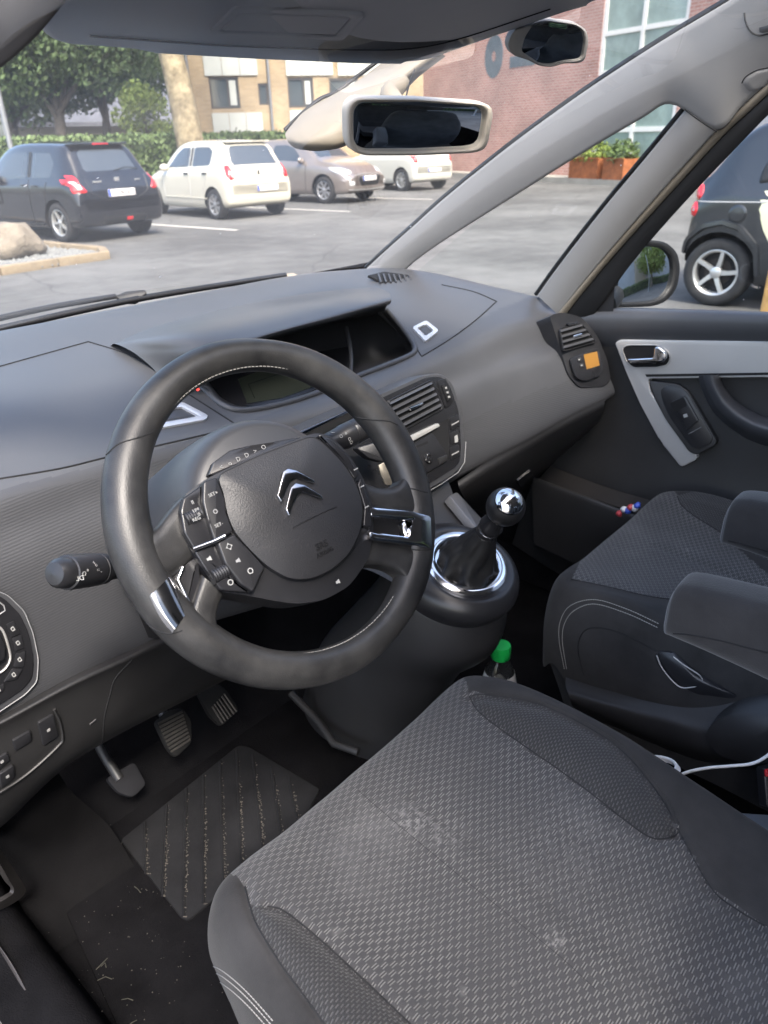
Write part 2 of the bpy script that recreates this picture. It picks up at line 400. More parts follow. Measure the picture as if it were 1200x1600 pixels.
def flat(name, poly, z, mat_, parent=None, kind=None):
    o = mk(name, [V((p[0], p[1], z)) for p in poly], [tuple(range(len(poly)))], mat_, parent, None, 0)
    if kind: o['kind'] = kind
    return o
flat('ground', [(-160, -160), (220, -160), (220, 220), (-160, 220)], 0, M_asph, kind='structure')
def pline(a, b, wd, label):
    a, b = V(a), V(b); d = (b-a).normalized(); q = V((-d.y, d.x))*wd/2
    o = flat('parking_line', [a-q, b-q, b+q, a+q], .005, M_paintline); tag(o, kind='structure')
pline((7.72, 14.6), (8.03, 10.98), .11, ''); pline((11.42, 15), (11.69, 11.64), .11, ''); pline((14.8, 16), (15.14, 12.03), .11, ''); pline((9.6, 1.2), (9.9, 3.4), .11, '')
# planted bed with kerb, pebbles and boulder
G0 = [at(*p, Z=0) for p in ((-150, 452), (0, 430), (90, 416), (166, 405), (160, 397), (100, 391), (0, 379), (-150, 372))]
bed = flat('gravel_bed', [(p.x, p.y) for p in G0], .03, M_gravel); tag(bed, kind='structure')
def kerb_run(pts, group):
    for i in range(len(pts)-1):
        a, b = V(pts[i]), V(pts[i+1]); d = b-a; n = max(1, int(d.length/.8)); yaw = math.atan2(d.y, d.x)
        for k in range(n):
            c = a+d*((k+.5)/n); ob = box('kerb_stone', (c.x, c.y, .035), (d.length/n*.985, .12, .14), M_kerb, bed, .012, Matrix.Rotation(yaw, 3, 'Z'))
kerb_run([(p.x, p.y) for p in (G0[0], G0[1], G0[2], G0[3], G0[4], G0[5], G0[6], G0[7])], '')
vs, fs = [], []
for i in range(2600):
    a = random.random(); b = random.random()
    p = G0[0].lerp(G0[3], a).lerp(G0[7].lerp(G0[4], a), b)+V((random.uniform(-.05, .05), random.uniform(-.05, .05), .03)); s = random.uniform(.02, .05); k = len(vs)
    for q in ((1, 0, 0), (0, 1, 0), (-1, 0, 0), (0, -1, 0), (0, 0, .8)): vs.append(p+V(q)*s*random.uniform(.7, 1.2))
    fs += [(k, k+1, k+4), (k+1, k+2, k+4), (k+2, k+3, k+4), (k+3, k, k+4)]
tag(mk('pebbles', vs, fs, mat('pebble', (.17, .175, .17), .85, var=.5, vscale=30), bed, None, 0), kind='stuff')
def boulder(name, c, s, label):
    bm = bmesh.new(); bmesh.ops.create_icosphere(bm, subdivisions=4, radius=1)
    for v in bm.verts:
        n = v.co.normalized(); k = 1+.28*noise.noise(n*1.3+V((3, 1, 7)))+.10*noise.noise(n*3.4)+.03*noise.noise(n*9)
        q = n*k; q.z = max(q.z, -.5); v.co = V((q.x*s[0], q.y*s[1], q.z*s[2]))+V(c)
    o = from_bm(name, bm, M_rock, None, 180); tag(o, label, 'boulder')
bp = at(33, 408, Z=0); boulder('boulder', (bp.x, bp.y+.25, .2), (.46, .36, .30), 'large pale granite boulder lying on the pebble bed')

# ------------------------------------------------------------------ parked cars
M_tyre = mat('tyre_rubber', (.02, .02, .021), .8, bump=.2, bscale=60, var=.4, vscale=10)
M_alloy = mat('alloy_wheel', (.55, .55, .54), .35, metal=.7)
M_steel = mat('hubcap', (.38, .38, .39), .4, metal=.6)
M_well = mat('wheel_well', (.008, .008, .009), .9)
M_cglass = mat('car_glass', (.085, .10, .115), .04, metal=.45, spec=1.0)
M_tail = mat('tail_lamp', (.55, .015, .02), .15, coat=1)
M_tailw = mat('tail_lamp_clear', (.7, .62, .58), .15, coat=1)
M_lampw = mat('head_lamp', (.65, .66, .66), .12, coat=1, metal=.2)
M_blk = mat('black_trim', (.012, .012, .013), .5)
M_plate = mat('number_plate', (.72, .70, .68), .4)
M_blue = mat('plate_blue', (.02, .07, .45), .4)
M_char = mat('plate_letters', (.03, .03, .035), .5)
def paint(n, c, metal=0, rough=.35): return mat(n, c, rough, metal=metal, coat=1, spec=.5)
def wheel(par, c, r, wd, side, style, rim_m, seg=36):
    M = Matrix.Translation(V(c)) @ Matrix.Rotation(math.pi/2*side, 4, 'Y')          # +z of the lathe looks outwards
    t = lathe('wheel', [(r*.62, -wd*.5), (r*.9, -wd*.5), (r, -wd*.36), (r, wd*.30), (r*.97, wd*.42), (r*.88, wd*.5), (r*.72, wd*.5), (r*.66, wd*.44), (r*.66, -wd*.1), (r*.3, -wd*.12), (.0001, -wd*.12)], M, M_tyre, par, seg, True)
    vs, fs = [], []
    ns = {'five': 5, 'multi': 8}[style]; R0, R1 = r*.16, r*.67
    lathe('rim', [(r*.60, wd*.28), (r*.69, wd*.46), (r*.665, wd*.47), (r*.61, wd*.40), (r*.58, wd*.1)], M, rim_m, t, seg, True, 40, False)
    lathe('hub_cap', [(r*.17, wd*.1), (r*.17, wd*.40), (r*.13, wd*.44), (.0001, wd*.45)], M, rim_m, t, 20, True)
    lathe('brake_disc', [(r*.42, 0), (r*.42, wd*.03), (.001, wd*.03)], M, mat('disc_brake', (.035, .028, .024), .8), t, 24, True)
    def bar(a, wa, wb, tw=0):
        k = len(vs)
        for rr, ww, h in ((R0*.6, wa, .38), (R1*.5, (wa+wb)/2*.9, .42), (R1, wb, .44)):
            for sgn in (-1, 1):
                an = a+tw*(rr/R1); q = V((math.cos(an)*rr-math.sin(an)*sgn*ww, math.sin(an)*rr+math.cos(an)*sgn*ww, h*wd)); vs.append(M @ q); vs.append(M @ (q-V((0, 0, wd*.22))))
        for j in (0, 4):
            fs.extend([(k+j, k+j+2, k+j+6, k+j+4), (k+j, k+j+4, k+j+5, k+j+1), (k+j+2, k+j+3, k+j+7, k+j+6)])
    for i in range(ns):
        a = 2*math.pi*i/ns+.3
        if style == 'five': bar(a, r*.075, r*.055, .12); mk('spoke', list(vs), list(fs), rim_m, t, None, 40, True); vs.clear(); fs.clear()
        else: bar(a-.06, r*.035, r*.05); bar(a+.10, r*.03, r*.045)
    if vs: tag(mk('spokes', vs, fs, rim_m, t, None, 40, True), kind='stuff')
    return t
def car(name, label, st, L, paint_m, loc, rz, wheels, r, style, rim_m, feats, seat=True, group='cars parked in the bays across the lot', cut=True):
    par = thing(name, loc, label, 'car', group, None, rz)
    rings = []
    for (y, zb, zbelt, zt, w, wt) in st:
        half = [(.8*w, zb), (.97*w, zb+.05), (w, zb+.26), (w*.99, zbelt-.10), (w*.955, zbelt), (wt+(.955*w-wt)*.45, zbelt+(zt-zbelt)*.52), (wt, zt-(zt-zbelt)*.09-.012), (wt*.72, zt-.012)]
        pts = [(0, zb)]+half+[(0, zt)]+[(-x, z) for x, z in reversed(half)]
        rings.append([V((x, y, z)) for x, z in pts])
    nu, nv = 72, 72
    A = [cr(q, nu, True) for q in rings]; G = [cr([a[i] for a in A], nv) for i in range(nu)]
    vs = [G[i][j] for j in range(nv) for i in range(nu)]; fs = []
    for j in range(nv-1):
        for i in range(nu): k = (i+1) % nu; fs.append((j*nu+i, (j+1)*nu+i, (j+1)*nu+k, j*nu+k))
    fs.append(tuple(range(nu))); fs.append(tuple((nv-1)*nu+i for i in range(nu-1, -1, -1)))
    body = mk('body', vs, fs, [paint_m, M_well], par, None, 50, True)
    B = BVHTree.FromPolygons([v.co.copy() for v in body.data.vertices], [p.vertices[:] for p in body.data.polygons])
    if cut:
        bm = bmesh.new()
        for (x, y) in wheels:
            sg = 1 if x > 0 else -1
            bmesh.ops.create_cone(bm, cap_ends=True, segments=40, radius1=r*1.17, radius2=r*1.17, depth=.62, matrix=Matrix.Translation((sg*(abs(x)+.1), y, r*1.02)) @ Matrix.Rotation(math.pi/2, 4, 'Y'))
        cme = bpy.data.meshes.new('cut'); bm.to_mesh(cme); bm.free(); cme.materials.append(paint_m); cme.materials.append(M_well)
        cme.polygons.foreach_set('material_index', [1]*len(cme.polygons))
        co = bpy.data.objects.new('cut', cme); COL.objects.link(co); co.parent = par
        md = body.modifiers.new('b', 'BOOLEAN'); md.object = co; md.operation = 'DIFFERENCE'; md.solver = 'EXACT'
        bpy.context.view_layer.update(); dg = bpy.context.evaluated_depsgraph_get(); me = bpy.data.meshes.new_from_object(body.evaluated_get(dg))
        body.modifiers.clear(); body.data = me; bpy.data.objects.remove(co)
        me.polygons.foreach_set('use_smooth', [True]*len(me.polygons)); me.set_sharp_from_angle(angle=R(50))
    def cast(face, a, b):
        if face == 'L': o, d = V((-4, a, b)), V((1, 0, 0))
        elif face == 'R': o, d = V((4, a, b)), V((-1, 0, 0))
        elif face == 'B': o, d = V((a, -4, b)), V((0, 1, 0))
        elif face == 'F': o, d = V((a, L+4, b)), V((0, -1, 0))
        else: o, d = V((a, b, 5)), V((0, 0, -1))
        h = B.ray_cast(o, d)
        if h[0] is None: return None
        n = h[1]
        if n.dot(d) > 0: n = -n
        return h[0], n
    def cp(nm, face, poly, m, off=.004, puff=.004, rd=.04, parent=par, n=40, rings=5):
        P = resamp(rnd(poly, rd), n); c = sum(P, V((0, 0)))/n; vv, ff, last = [], [], None; hc = cast(face, c.x, c.y)
        for k in range(rings):
            t = 1-k/rings
            for q in P:
                e = c.lerp(q, t); h = cast(face, e.x, e.y) or last or hc
                if h is None: h = (V((0, 0, 1)), V((0, 0, 1)))
                last = h; vv.append(h[0]+h[1]*((-.004 if k == 0 else off+(puff-off)*(1-t)) if True else 0))
        h = cast(face, c.x, c.y) or last; vv.append(h[0]+h[1]*puff)
        for k in range(rings-1):
            for i in range(n): j = (i+1) % n; ff.append((k*n+i, k*n+j, (k+1)*n+j, (k+1)*n+i))
        for i in range(n): ff.append(((rings-1)*n+i, (rings-1)*n+(i+1) % n, len(vv)-1))
        return mk(nm, vv, ff, m, parent, None, 60, True)
    def line(nm, face, pts, rr, m, parent=par, n=24):
        q = [cast(face, *p) for p in resamp(pts, n, False)]; q = [h[0]+h[1]*rr*.2 for h in q if h]
        if len(q) > 2: return tube(nm, q, rr, m, parent, 5, False, True)
    def plate_(face, x0, z0, x1, z1, chars):
        h = cast(face, (x0+x1)/2, (z0+z1)/2); y = h[0].y; sg = -1 if face == 'B' else 1
        c = V(((x0+x1)/2, y+sg*.016, (z0+z1)/2)); s = (abs(x1-x0), .012, z1-z0)
        p_ = box('number_plate', c, s, M_plate, par, .003, None, True)
        lx = x0 if face == 'B' else x1; box('country_band', (lx+(.022 if face == 'B' else -.022), y+sg*.021, c.z), (.042, .006, s[2]*.92), M_blue, p_, .001, None, True)
        Mx = Matrix.Translation(V((c.x+(.02 if face == 'B' else -.02), y+sg*.0235, c.z))) @ (Matrix.Rotation(math.pi/2, 4, 'X') if face == 'B' else Matrix.Rotation(math.pi, 4, 'Z') @ Matrix.Rotation(math.pi/2, 4, 'X'))
        tag(text('characters', chars, Mx, s[2]*.78, .001, M_char, p_, True), kind='stuff')
    for f in feats:
        k = f[0]
        if k == 'patch': cp(*f[1:])
        elif k == 'line': line(*f[1:])
        elif k == 'plate': plate_(*f[1:])
        elif k == 'box': box(f[1], f[2], f[3], f[4], par, f[5], None, True)
        elif k == 'both':
            for fc in ('L', 'R'): cp(f[1], fc, f[2], f[3], *f[4:])
        elif k == 'bothline':
            for fc in ('L', 'R'): line(f[1], fc, f[2], f[3], f[4])
        elif k == 'mirror':
            for sg in (-1, 1):
                h = cast('L' if sg < 0 else 'R', f[1], f[2]); bm = bmesh.new(); bmesh.ops.create_uvsphere(bm, u_segments=14, v_segments=10, radius=1)
                for v in bm.verts: v.co = V((h[0].x+sg*.11+v.co.x*.10, f[1]+v.co.y*.06, f[2]+v.co.z*.075))
                from_bm('wing_mirror', bm, f[3], par, 180, True)
        elif k == 'handle':
            for sg in (-1, 1):
                h = cast('L' if sg < 0 else 'R', f[1], f[2]); box('door_handle', (h[0].x+sg*.012, f[1], f[2]), (.025, .17, .035), f[3], par, .008, None, True)
        elif k == 'badge':
            h = cast(f[1], f[2], f[3]); box('badge', h[0]+h[1]*.008, (f[4], .012, f[5]), f[6], par, .003, None, True)
        elif k == 'lamp2':
            pass
    for (x, y) in wheels: wheel(par, (x, y, r), r, .19, 1 if x > 0 else -1, style, rim_m)
    return par
hatch = lambda L, H, w, tail=(.92, 1.02), slope=.34, hood=.95: [
    (0.0, .40, .58, .66, w*.84, w*.70), (.03, .30, .70, .80, w*.94, w*.82), (.10, .26, .80, tail[0], w*.985, w*.80), (.17, .24, .86, tail[1], w*.995, w*.76), (.17+slope*.55, .22, .90, tail[1]+(H-.09-tail[1])*.62, w, w*.72),
    (.17+slope, .21, .92, H-.075, w, w*.70), (.17+slope+.25, .20, .92, H-.02, w, w*.71), (L*.42, .19, .91, H, w, w*.72), (L*.55, .19, .90, H-.05, w, w*.71), (L*.64, .19, .89, H-.20, w, w*.72), (L*.735, .19, .86, hood+.03, w*.995, w*.78), (L*.85, .2, .80, hood-.07, w*.97, w*.74), (L*.93, .22, .68, hood-.19, w*.92, w*.66), (L*.98, .26, .56, .66, w*.82, w*.6), (L, .34, .50, .56, w*.66, w*.5)]
# black hatchback
P_blk = paint('paint_black', (.010, .011, .016), .25, .22)
car('parked_car', 'black hatchback with large red tail lamps parked nearest the boulder', hatch(3.85, 1.51, .845, (.95, 1.04), .30, .98), 3.85, P_blk, (6.22, 11.6, 0), R(5), [(-.74, .68), (.74, .68), (-.74, 3.11), (.74, 3.11)], .305, 'five', M_alloy, [
    ('patch', 'rear_window', 'B', [(-.56, 1.05), (.56, 1.05), (.50, 1.395), (-.50, 1.395)], M_cglass), ('box', 'spoiler', (0, .47, 1.46), (1.05, .2, .035), P_blk, .012), ('box', 'brake_lamp', (0, .372, 1.458), (.3, .02, .02), M_tail, .003),
    ('both', 'window', [(.72, .97), (1.33, .96), (1.33, 1.38), (.80, 1.36), (.66, 1.2)], M_cglass), ('both', 'window', [(1.42, .96), (2.52, .93), (2.15, 1.27), (1.90, 1.385), (1.42, 1.395)], M_cglass),
    ('bothline', 'door_seam', [(1.375, .28), (1.375, .95)], .006, M_blk), ('both', 'pillar_trim', [(1.315, .965), (1.435, .962), (1.435, 1.392), (1.315, 1.38)], M_blk, .003, .004, .01), ('patch', 'bumper_insert', 'B', [(-.5, .27), (.5, .27), (.42, .40), (-.42, .40)], M_blk, .005, .008, .04), ('bothline', 'sill_trim', [(1.1, .27), (2.7, .27)], .02, M_blk), ('bothline', 'door_seam', [(2.55, .3), (2.6, .9)], .006, M_blk), ('bothline', 'door_seam', [(.98, .42), (.85, .92)], .006, M_blk),
    ('patch', 'tail_lamp', 'L', [(.02, .78), (.12, .74), (.22, .93), (.42, 1.03), (.22, 1.02), (.10, .93)], M_tail, .012, .02), ('patch', 'tail_lamp', 'R', [(.02, .78), (.12, .74), (.22, .93), (.42, 1.03), (.22, 1.02), (.10, .93)], M_tail, .012, .02),
    ('patch', 'tail_lamp', 'B', [(-.84, .99), (-.76, .97), (-.60, .77), (-.70, .75), (-.80, .78)], M_tail, .012, .02), ('patch', 'tail_lamp', 'B', [(.84, .99), (.76, .97), (.60, .77), (.70, .75), (.80, .78)], M_tail, .012, .02),
    ('patch', 'reversing_lamp', 'B', [(-.80, .93), (-.74, .93), (-.68, .80), (-.75, .80)], M_tailw, .022, .028, .02), ('plate', 'B', -.26, .68, .26, .79, 'CJ 98 181'), ('line', 'hatch_seam', 'B', [(-.58, .98), (-.55, .75), (-.3, .64), (.3, .64), (.55, .75), (.58, .98)], .006, M_blk),
    ('badge', 'B', 0, .93, .09, .06, M_alloy), ('badge', 'B', -.38, .91, .16, .025, M_alloy), ('badge', 'B', .40, .91, .10, .02, M_alloy), ('patch', 'fog_lamp', 'B', [(.02, .30), (.16, .30), (.16, .36), (.02, .36)], M_tail, .012, .015, .01),
    ('line', 'wiper', 'B', [(.05, 1.06), (.30, 1.10), (.52, 1.07)], .012, M_blk), ('mirror', 2.42, .98, P_blk), ('handle', 1.18, .86, P_blk), ('handle', 1.5, .87, P_blk)])
# white compact hatchback
P_wht = paint('paint_white', (.56, .53, .44))
car('parked_car', 'small cream white five door hatchback with narrow red tail lamps beside the black hatchback', hatch(3.56, 1.48, .822, (.97, 1.06), .22, .98), 3.56, P_wht, (9.83, 12.35, 0), R(-4.5), [(-.72, .56), (.72, .56), (-.72, 2.98), (.72, 2.98)], .29, 'multi', M_steel, [
    ('patch', 'rear_window', 'B', [(-.66, 1.00), (.66, 1.00), (.56, 1.395), (-.56, 1.395)], M_cglass), ('both', 'window', [(.62, 1.0), (1.36, .97), (1.36, 1.37), (.74, 1.37), (.60, 1.28)], M_cglass), ('both', 'window', [(1.42, .97), (2.40, .94), (2.08, 1.22), (1.80, 1.365), (1.42, 1.375)], M_cglass),
    ('patch', 'tail_lamp', 'B', [(-.70, 1.02), (-.63, 1.04), (-.60, .76), (-.72, .74), (-.76, .84)], M_tail, .012, .022), ('patch', 'tail_lamp', 'B', [(.70, 1.02), (.63, 1.04), (.60, .76), (.72, .74), (.76, .84)], M_tail, .012, .022),
    ('both', 'pillar_trim', [(1.345, .975), (1.435, .972), (1.435, 1.372), (1.345, 1.37)], M_blk, .003, .004, .01), ('box', 'roof_spoiler', (0, .40, 1.435), (1.06, .16, .03), P_wht, .01),
    ('patch', 'reversing_lamp', 'B', [(-.67, .88), (-.63, .90), (-.62, .80), (-.66, .78)], M_tailw, .024, .03, .02), ('plate', 'B', -.10, .52, .42, .63, 'AV 32 046'), ('badge', 'B', 0, .86, .05, .10, M_blk), ('bothline', 'door_seam', [(1.39, .28), (1.39, .96)], .006, M_greyw), ('bothline', 'door_seam', [(2.45, .3), (2.5, .9)], .006, M_greyw), ('bothline', 'door_seam', [(.9, .5), (.70, .95)], .006, M_greyw),
    ('handle', .80, .87, M_blk), ('handle', 1.52, .86, M_blk), ('mirror', 2.32, .97, P_wht), ('line', 'hatch_seam', 'B', [(-.60, .74), (-.5, .70), (.5, .70), (.60, .74)], .006, M_greyw), ('bothline', 'side_moulding', [(.8, .40), (2.5, .40)], .012, P_wht)])
# beige metallic hatchback, nose towards us
P_bge = paint('paint_beige', (.27, .235, .215), .5, .3)
car('parked_car', 'beige metallic hatchback parked nose out beside the small cream white hatchback', hatch(3.96, 1.46, .865, (.95, 1.05), .36, .98), 3.96, P_bge, (13.62, 17.0, 0), R(184), [(-.75, .62), (.75, .62), (-.75, 3.16), (.75, 3.16)], .31, 'multi', M_steel, [
    ('both', 'window', [(.78, .99), (1.30, .97), (1.30, 1.34), (.86, 1.33)], M_cglass), ('both', 'window', [(1.38, .97), (2.55, .93), (2.18, 1.25), (1.92, 1.345), (1.38, 1.35)], M_cglass), ('patch', 'windscreen', 'T', [(-.62, 2.86), (.62, 2.86), (.54, 2.2), (-.54, 2.2)], M_cglass, .004, .006),
    ('patch', 'head_lamp', 'F', [(.80, .79), (.62, .80), (.46, .70), (.62, .66), (.80, .70)], M_lampw, .012, .03), ('patch', 'head_lamp', 'F', [(-.80, .79), (-.62, .80), (-.46, .70), (-.62, .66), (-.80, .70)], M_lampw, .012, .03), ('patch', 'head_lamp', 'R', [(3.3, .83), (3.62, .80), (3.78, .68), (3.6, .67), (3.42, .74)], M_lampw, .012, .03),
    ('patch', 'grille', 'F', [(-.48, .62), (.48, .62), (.36, .38), (-.36, .38)], M_blk, .008, .012), ('line', 'grille_trim', 'F', [(-.48, .63), (-.3, .65), (.3, .65), (.48, .63)], .012, M_alloy), ('plate', 'F', -.26, .50, .26, .61, 'AX 40 522'), ('patch', 'fog_lamp', 'F', [(.56, .40), (.70, .40), (.70, .52), (.56, .50)], M_lampw, .01, .015), ('patch', 'fog_lamp', 'F', [(-.56, .40), (-.70, .40), (-.70, .52), (-.56, .50)], M_lampw, .01, .015), ('line', 'bumper_trim', 'F', [(-.7, .32), (0, .30), (.7, .32)], .015, M_alloy),
    ('bothline', 'door_seam', [(1.34, .28), (1.34, .95)], .006, M_blk), ('bothline', 'door_seam', [(2.6, .3), (2.62, .9)], .006, M_blk), ('mirror', 2.5, .98, P_bge), ('handle', 1.5, .87, P_bge), ('handle', .9, .9, P_bge)])
# white small car behind
car('parked_car', 'rounded white small car half hidden behind the rear-view mirror', hatch(3.55, 1.49, .815, (.98, 1.08), .34, .98), 3.55, paint('paint_white2', (.54, .53, .47)), (18.0, 14.2, 0), R(-8), [(-.72, .58), (.72, .58), (-.72, 2.88), (.72, 2.88)], .30, 'multi', M_alloy, [
    ('patch', 'rear_window', 'B', [(-.55, 1.07), (.55, 1.07), (.48, 1.38), (-.48, 1.38)], M_cglass), ('both', 'window', [(.8, .98), (2.2, .95), (1.8, 1.33), (1.0, 1.35)], M_cglass), ('patch', 'tail_lamp', 'B', [(-.76, .95), (-.64, .95), (-.64, .76), (-.76, .76)], M_tail, .012, .02), ('patch', 'tail_lamp', 'B', [(.76, .95), (.64, .95), (.64, .76), (.76, .76)], M_tail, .012, .02), ('plate', 'B', -.26, .5, .26, .61, 'BD 51 377')], group='cars parked in the bays across the lot')
# two tone micro car seen through the passenger window, tail to the left
P_mic = paint('paint_micro_black', (.014, .016, .02), .2); P_crm = paint('paint_cream', (.72, .70, .48))
mic = [(0.0, .42, .60, .68, .52, .44), (.03, .32, .74, .90, .66, .56), (.08, .27, .84, 1.06, .72, .60), (.16, .24, .92, 1.14, .755, .60), (.34, .22, .98, 1.40, .775, .58), (.52, .21, .98, 1.51, .775, .57), (.8, .20, .97, 1.55, .77, .57), (1.3, .20, .95, 1.53, .765, .57), (1.65, .2, .92, 1.36, .76, .57), (2.0, .2, .86, .98, .745, .56), (2.3, .22, .74, .84, .70, .5), (2.46, .26, .6, .68, .6, .42), (2.5, .34, .52, .58, .48, .34)]
car('parked_car', 'black micro car with cream door panel and five spoke alloys outside the passenger window', mic, 2.5, P_mic, (6.98, 2.24, 0), R(180), [(-.665, .36), (.665, .36), (-.64, 2.17), (.64, 2.17)], .292, 'five', M_alloy, [
    ('both', 'door_panel', [(.565, .99), (.585, .84), (.66, .66), (.78, .50), (1.85, .33), (1.85, .92), (.9, .99)], P_crm, .006, .012), ('both', 'window', [(.74, 1.04), (1.75, .95), (1.5, 1.3), (1.25, 1.42), (.74, 1.42), (.68, 1.3)], M_cglass), ('patch', 'rear_window', 'B', [(-.54, 1.08), (.54, 1.08), (.46, 1.46), (-.46, 1.46)], M_cglass),
    ('both', 'tail_lamp', [(.03, .90), (.10, .88), (.13, .94), (.10, 1.02), (.05, 1.01)], M_tail, .012, .03, .03), ('both', 'tail_lamp', [(.005, .76), (.09, .74), (.12, .82), (.07, .89), (.02, .86)], M_tail, .012, .03, .03),
    ('patch', 'fuel_cap', 'R', [(.47+.085*math.cos(i*.5236), .79+.085*math.sin(i*.5236)) for i in range(12)], P_mic, .006, .010, .02), ('bothline', 'body_seam', [(.1, .875), (.74, .89)], .006, M_greyw), ('both', 'side_scoop', [(.575, 1.02), (.70, 1.04), (.69, 1.20), (.63, 1.25), (.58, 1.14)], M_blk, .01, .016, .03), ('bothline', 'arch_trim', [(.03, .44), (.06, .56), (.2, .68), (.36, .72), (.52, .68), (.67, .54), (.72, .30)], .028, P_mic)], group=None)

# ------------------------------------------------------------------ buildings
def wall(name, pl, a0, b0, a1, b1, holes, m, parent, depth=.14, thick=6):
    xs = sorted({a0, a1, *[h[0] for h in holes], *[h[2] for h in holes]}); ys = sorted({b0, b1, *[h[1] for h in holes], *[h[3] for h in holes]})
    vs, fs, uv = [], [], []
    def q(pts, uu):
        k = len(vs); vs.extend(pl.loc(*p) for p in pts); uv.extend(uu); fs.append((k, k+1, k+2, k+3))
    for i in range(len(xs)-1):
        for j in range(len(ys)-1):
            cx, cy = (xs[i]+xs[i+1])/2, (ys[j]+ys[j+1])/2
            if any(h[0] < cx < h[2] and h[1] < cy < h[3] for h in holes): continue
            r_ = [(xs[i], ys[j]), (xs[i+1], ys[j]), (xs[i+1], ys[j+1]), (xs[i], ys[j+1])]; q([(*p, 0) for p in r_], r_)
    for h in holes+[None]:
        x0, y0, x1, y1 = h or (a0, b0, a1, b1); d = -depth if h else -thick
        for (p, p2) in (((x0, y0), (x1, y0)), ((x1, y0), (x1, y1)), ((x1, y1), (x0, y1)), ((x0, y1), (x0, y0))):
            q([(*p, 0), (*p2, 0), (*p2, d), (*p, d)], [p, p2, (p2[0]+d, p2[1]+d*.3), (p[0]+d, p[1]+d*.3)])
    return mk(name, vs, fs, m, parent, uv, 0)
def rpx(pl, x0, y0, x1, y1):                              # upright rectangle on a wall plane from two picture corners
    a, b = pl.at(x0, (y0+y1)/2)-pl.o, pl.at(x1, (y0+y1)/2)-pl.o; c, d = pl.at((x0+x1)/2, y1)-pl.o, pl.at((x0+x1)/2, y0)-pl.o
    return [a.dot(pl.u), c.dot(pl.v), b.dot(pl.u), d.dot(pl.v)]
def lbox(name, pl, x0, y0, x1, y1, h0, h1, m, parent, bev=0):
    bm = bmesh.new(); bmesh.ops.create_cube(bm, size=1)
    for v in bm.verts: v.co = pl.loc((x0+x1)/2+v.co.x*(x1-x0), (y0+y1)/2+v.co.y*(y1-y0), (h0+h1)/2+v.co.z*(h1-h0))
    return from_bm(name, bm, m, parent, 40)
def window(pl, r_, parent, fm, pm, bars=(), hb=(), fw=.06, depth=-.12):
    x0, y0, x1, y1 = r_; f = thing_mesh = None
    vs, fs = [], []
    bm = bmesh.new()
    def bx(a, b, c, d):
        g = bmesh.ops.create_cube(bm, size=1)
        for v in g['verts']: v.co = pl.loc((a+c)/2+v.co.x*(c-a), (b+d)/2+v.co.y*(d-b), depth+.06+v.co.z*.08)
    bx(x0, y0, x0+fw, y1); bx(x1-fw, y0, x1, y1); bx(x0+fw, y0, x1-fw, y0+fw); bx(x0+fw, y1-fw, x1-fw, y1)
    for t in bars: c = x0+(x1-x0)*t; bx(c-fw/2, y0+fw, c+fw/2, y1-fw)
    o = from_bm('window', bm, fm, parent, 40)
    for t in hb: c = y0+(y1-y0)*t; lbox('glazing_bar', pl, x0+fw*.9, c-fw/2, x1-fw*.9, c+fw/2, depth+.03, depth+.095, fm, o)
    xs = [x0+fw]+[x0+(x1-x0)*t for t in bars]+[x1-fw]; ys = [y0+fw]+[y0+(y1-y0)*t for t in hb]+[y1-fw]
    for i in range(len(xs)-1):
        for j in range(len(ys)-1): lbox('pane', pl, xs[i], ys[j], xs[i+1], ys[j+1], depth+.04, depth+.05, pm, o)
    return o
hz = lambda az: V((math.sin(R(az)), math.cos(R(az)), 0))
# tan brick block
tp = Pl(CAMP+hz(36)*34-V((0, 0, 1.45)), -hz(38), V((math.cos(R(38)), -math.sin(R(38)), 0)))
tan = thing('tan_building', tp.o, 'tan brick building with pale panels and dark framed windows behind the parked cars', 'building')
L0 = rpx(tp, 300, 90, 640, 215)
wins = [rpx(tp, 328, 120, 374, 170), rpx(tp, 404, 130, 419, 164), rpx(tp, 450, 121, 490, 168), rpx(tp, 515, 122, 560, 168)]
wall('wall', tp, L0[0], 0, L0[2]+6, 9, wins, M_tan, tan)
for i, r_ in enumerate(wins):
    window(tp, r_, tan, M_dframe, M_pane, (.62,) if i in (0, 2, 3) else (), (), .08)
    if i != 1: lbox('curtain', tp, r_[0]+(r_[2]-r_[0])*.67, r_[1]+.12, r_[2]-.12, r_[3]-.12, -.06, -.05, M_pan, tan)
for i, (x0, y0, x1, y1, dx) in enumerate([(318, 92, 402, 118, 0), (446, 92, 520, 118, 0), (527, 92, 600, 118, 0), (332, 176, 411, 206, 0), (453, 172, 520, 206, 0)]):
    q = rpx(tp, x0, y0, x1, y1); t3 = (q[2]-q[0])/3
    for k in range(3): lbox('facade_panel', tp, q[0]+k*t3+.01, q[1], q[0]+(k+1)*t3-.01, q[3]+(2 if y0 == 92 else 0), -.02, .06, M_pan, tan)
for px in (298, 422):
    q = rpx(tp, px, 100, px+5, 200); tube('downpipe', [tp.loc(q[0], .2, .1), tp.loc(q[0], 8.5, .1)], .055, M_grey, tan, 8)
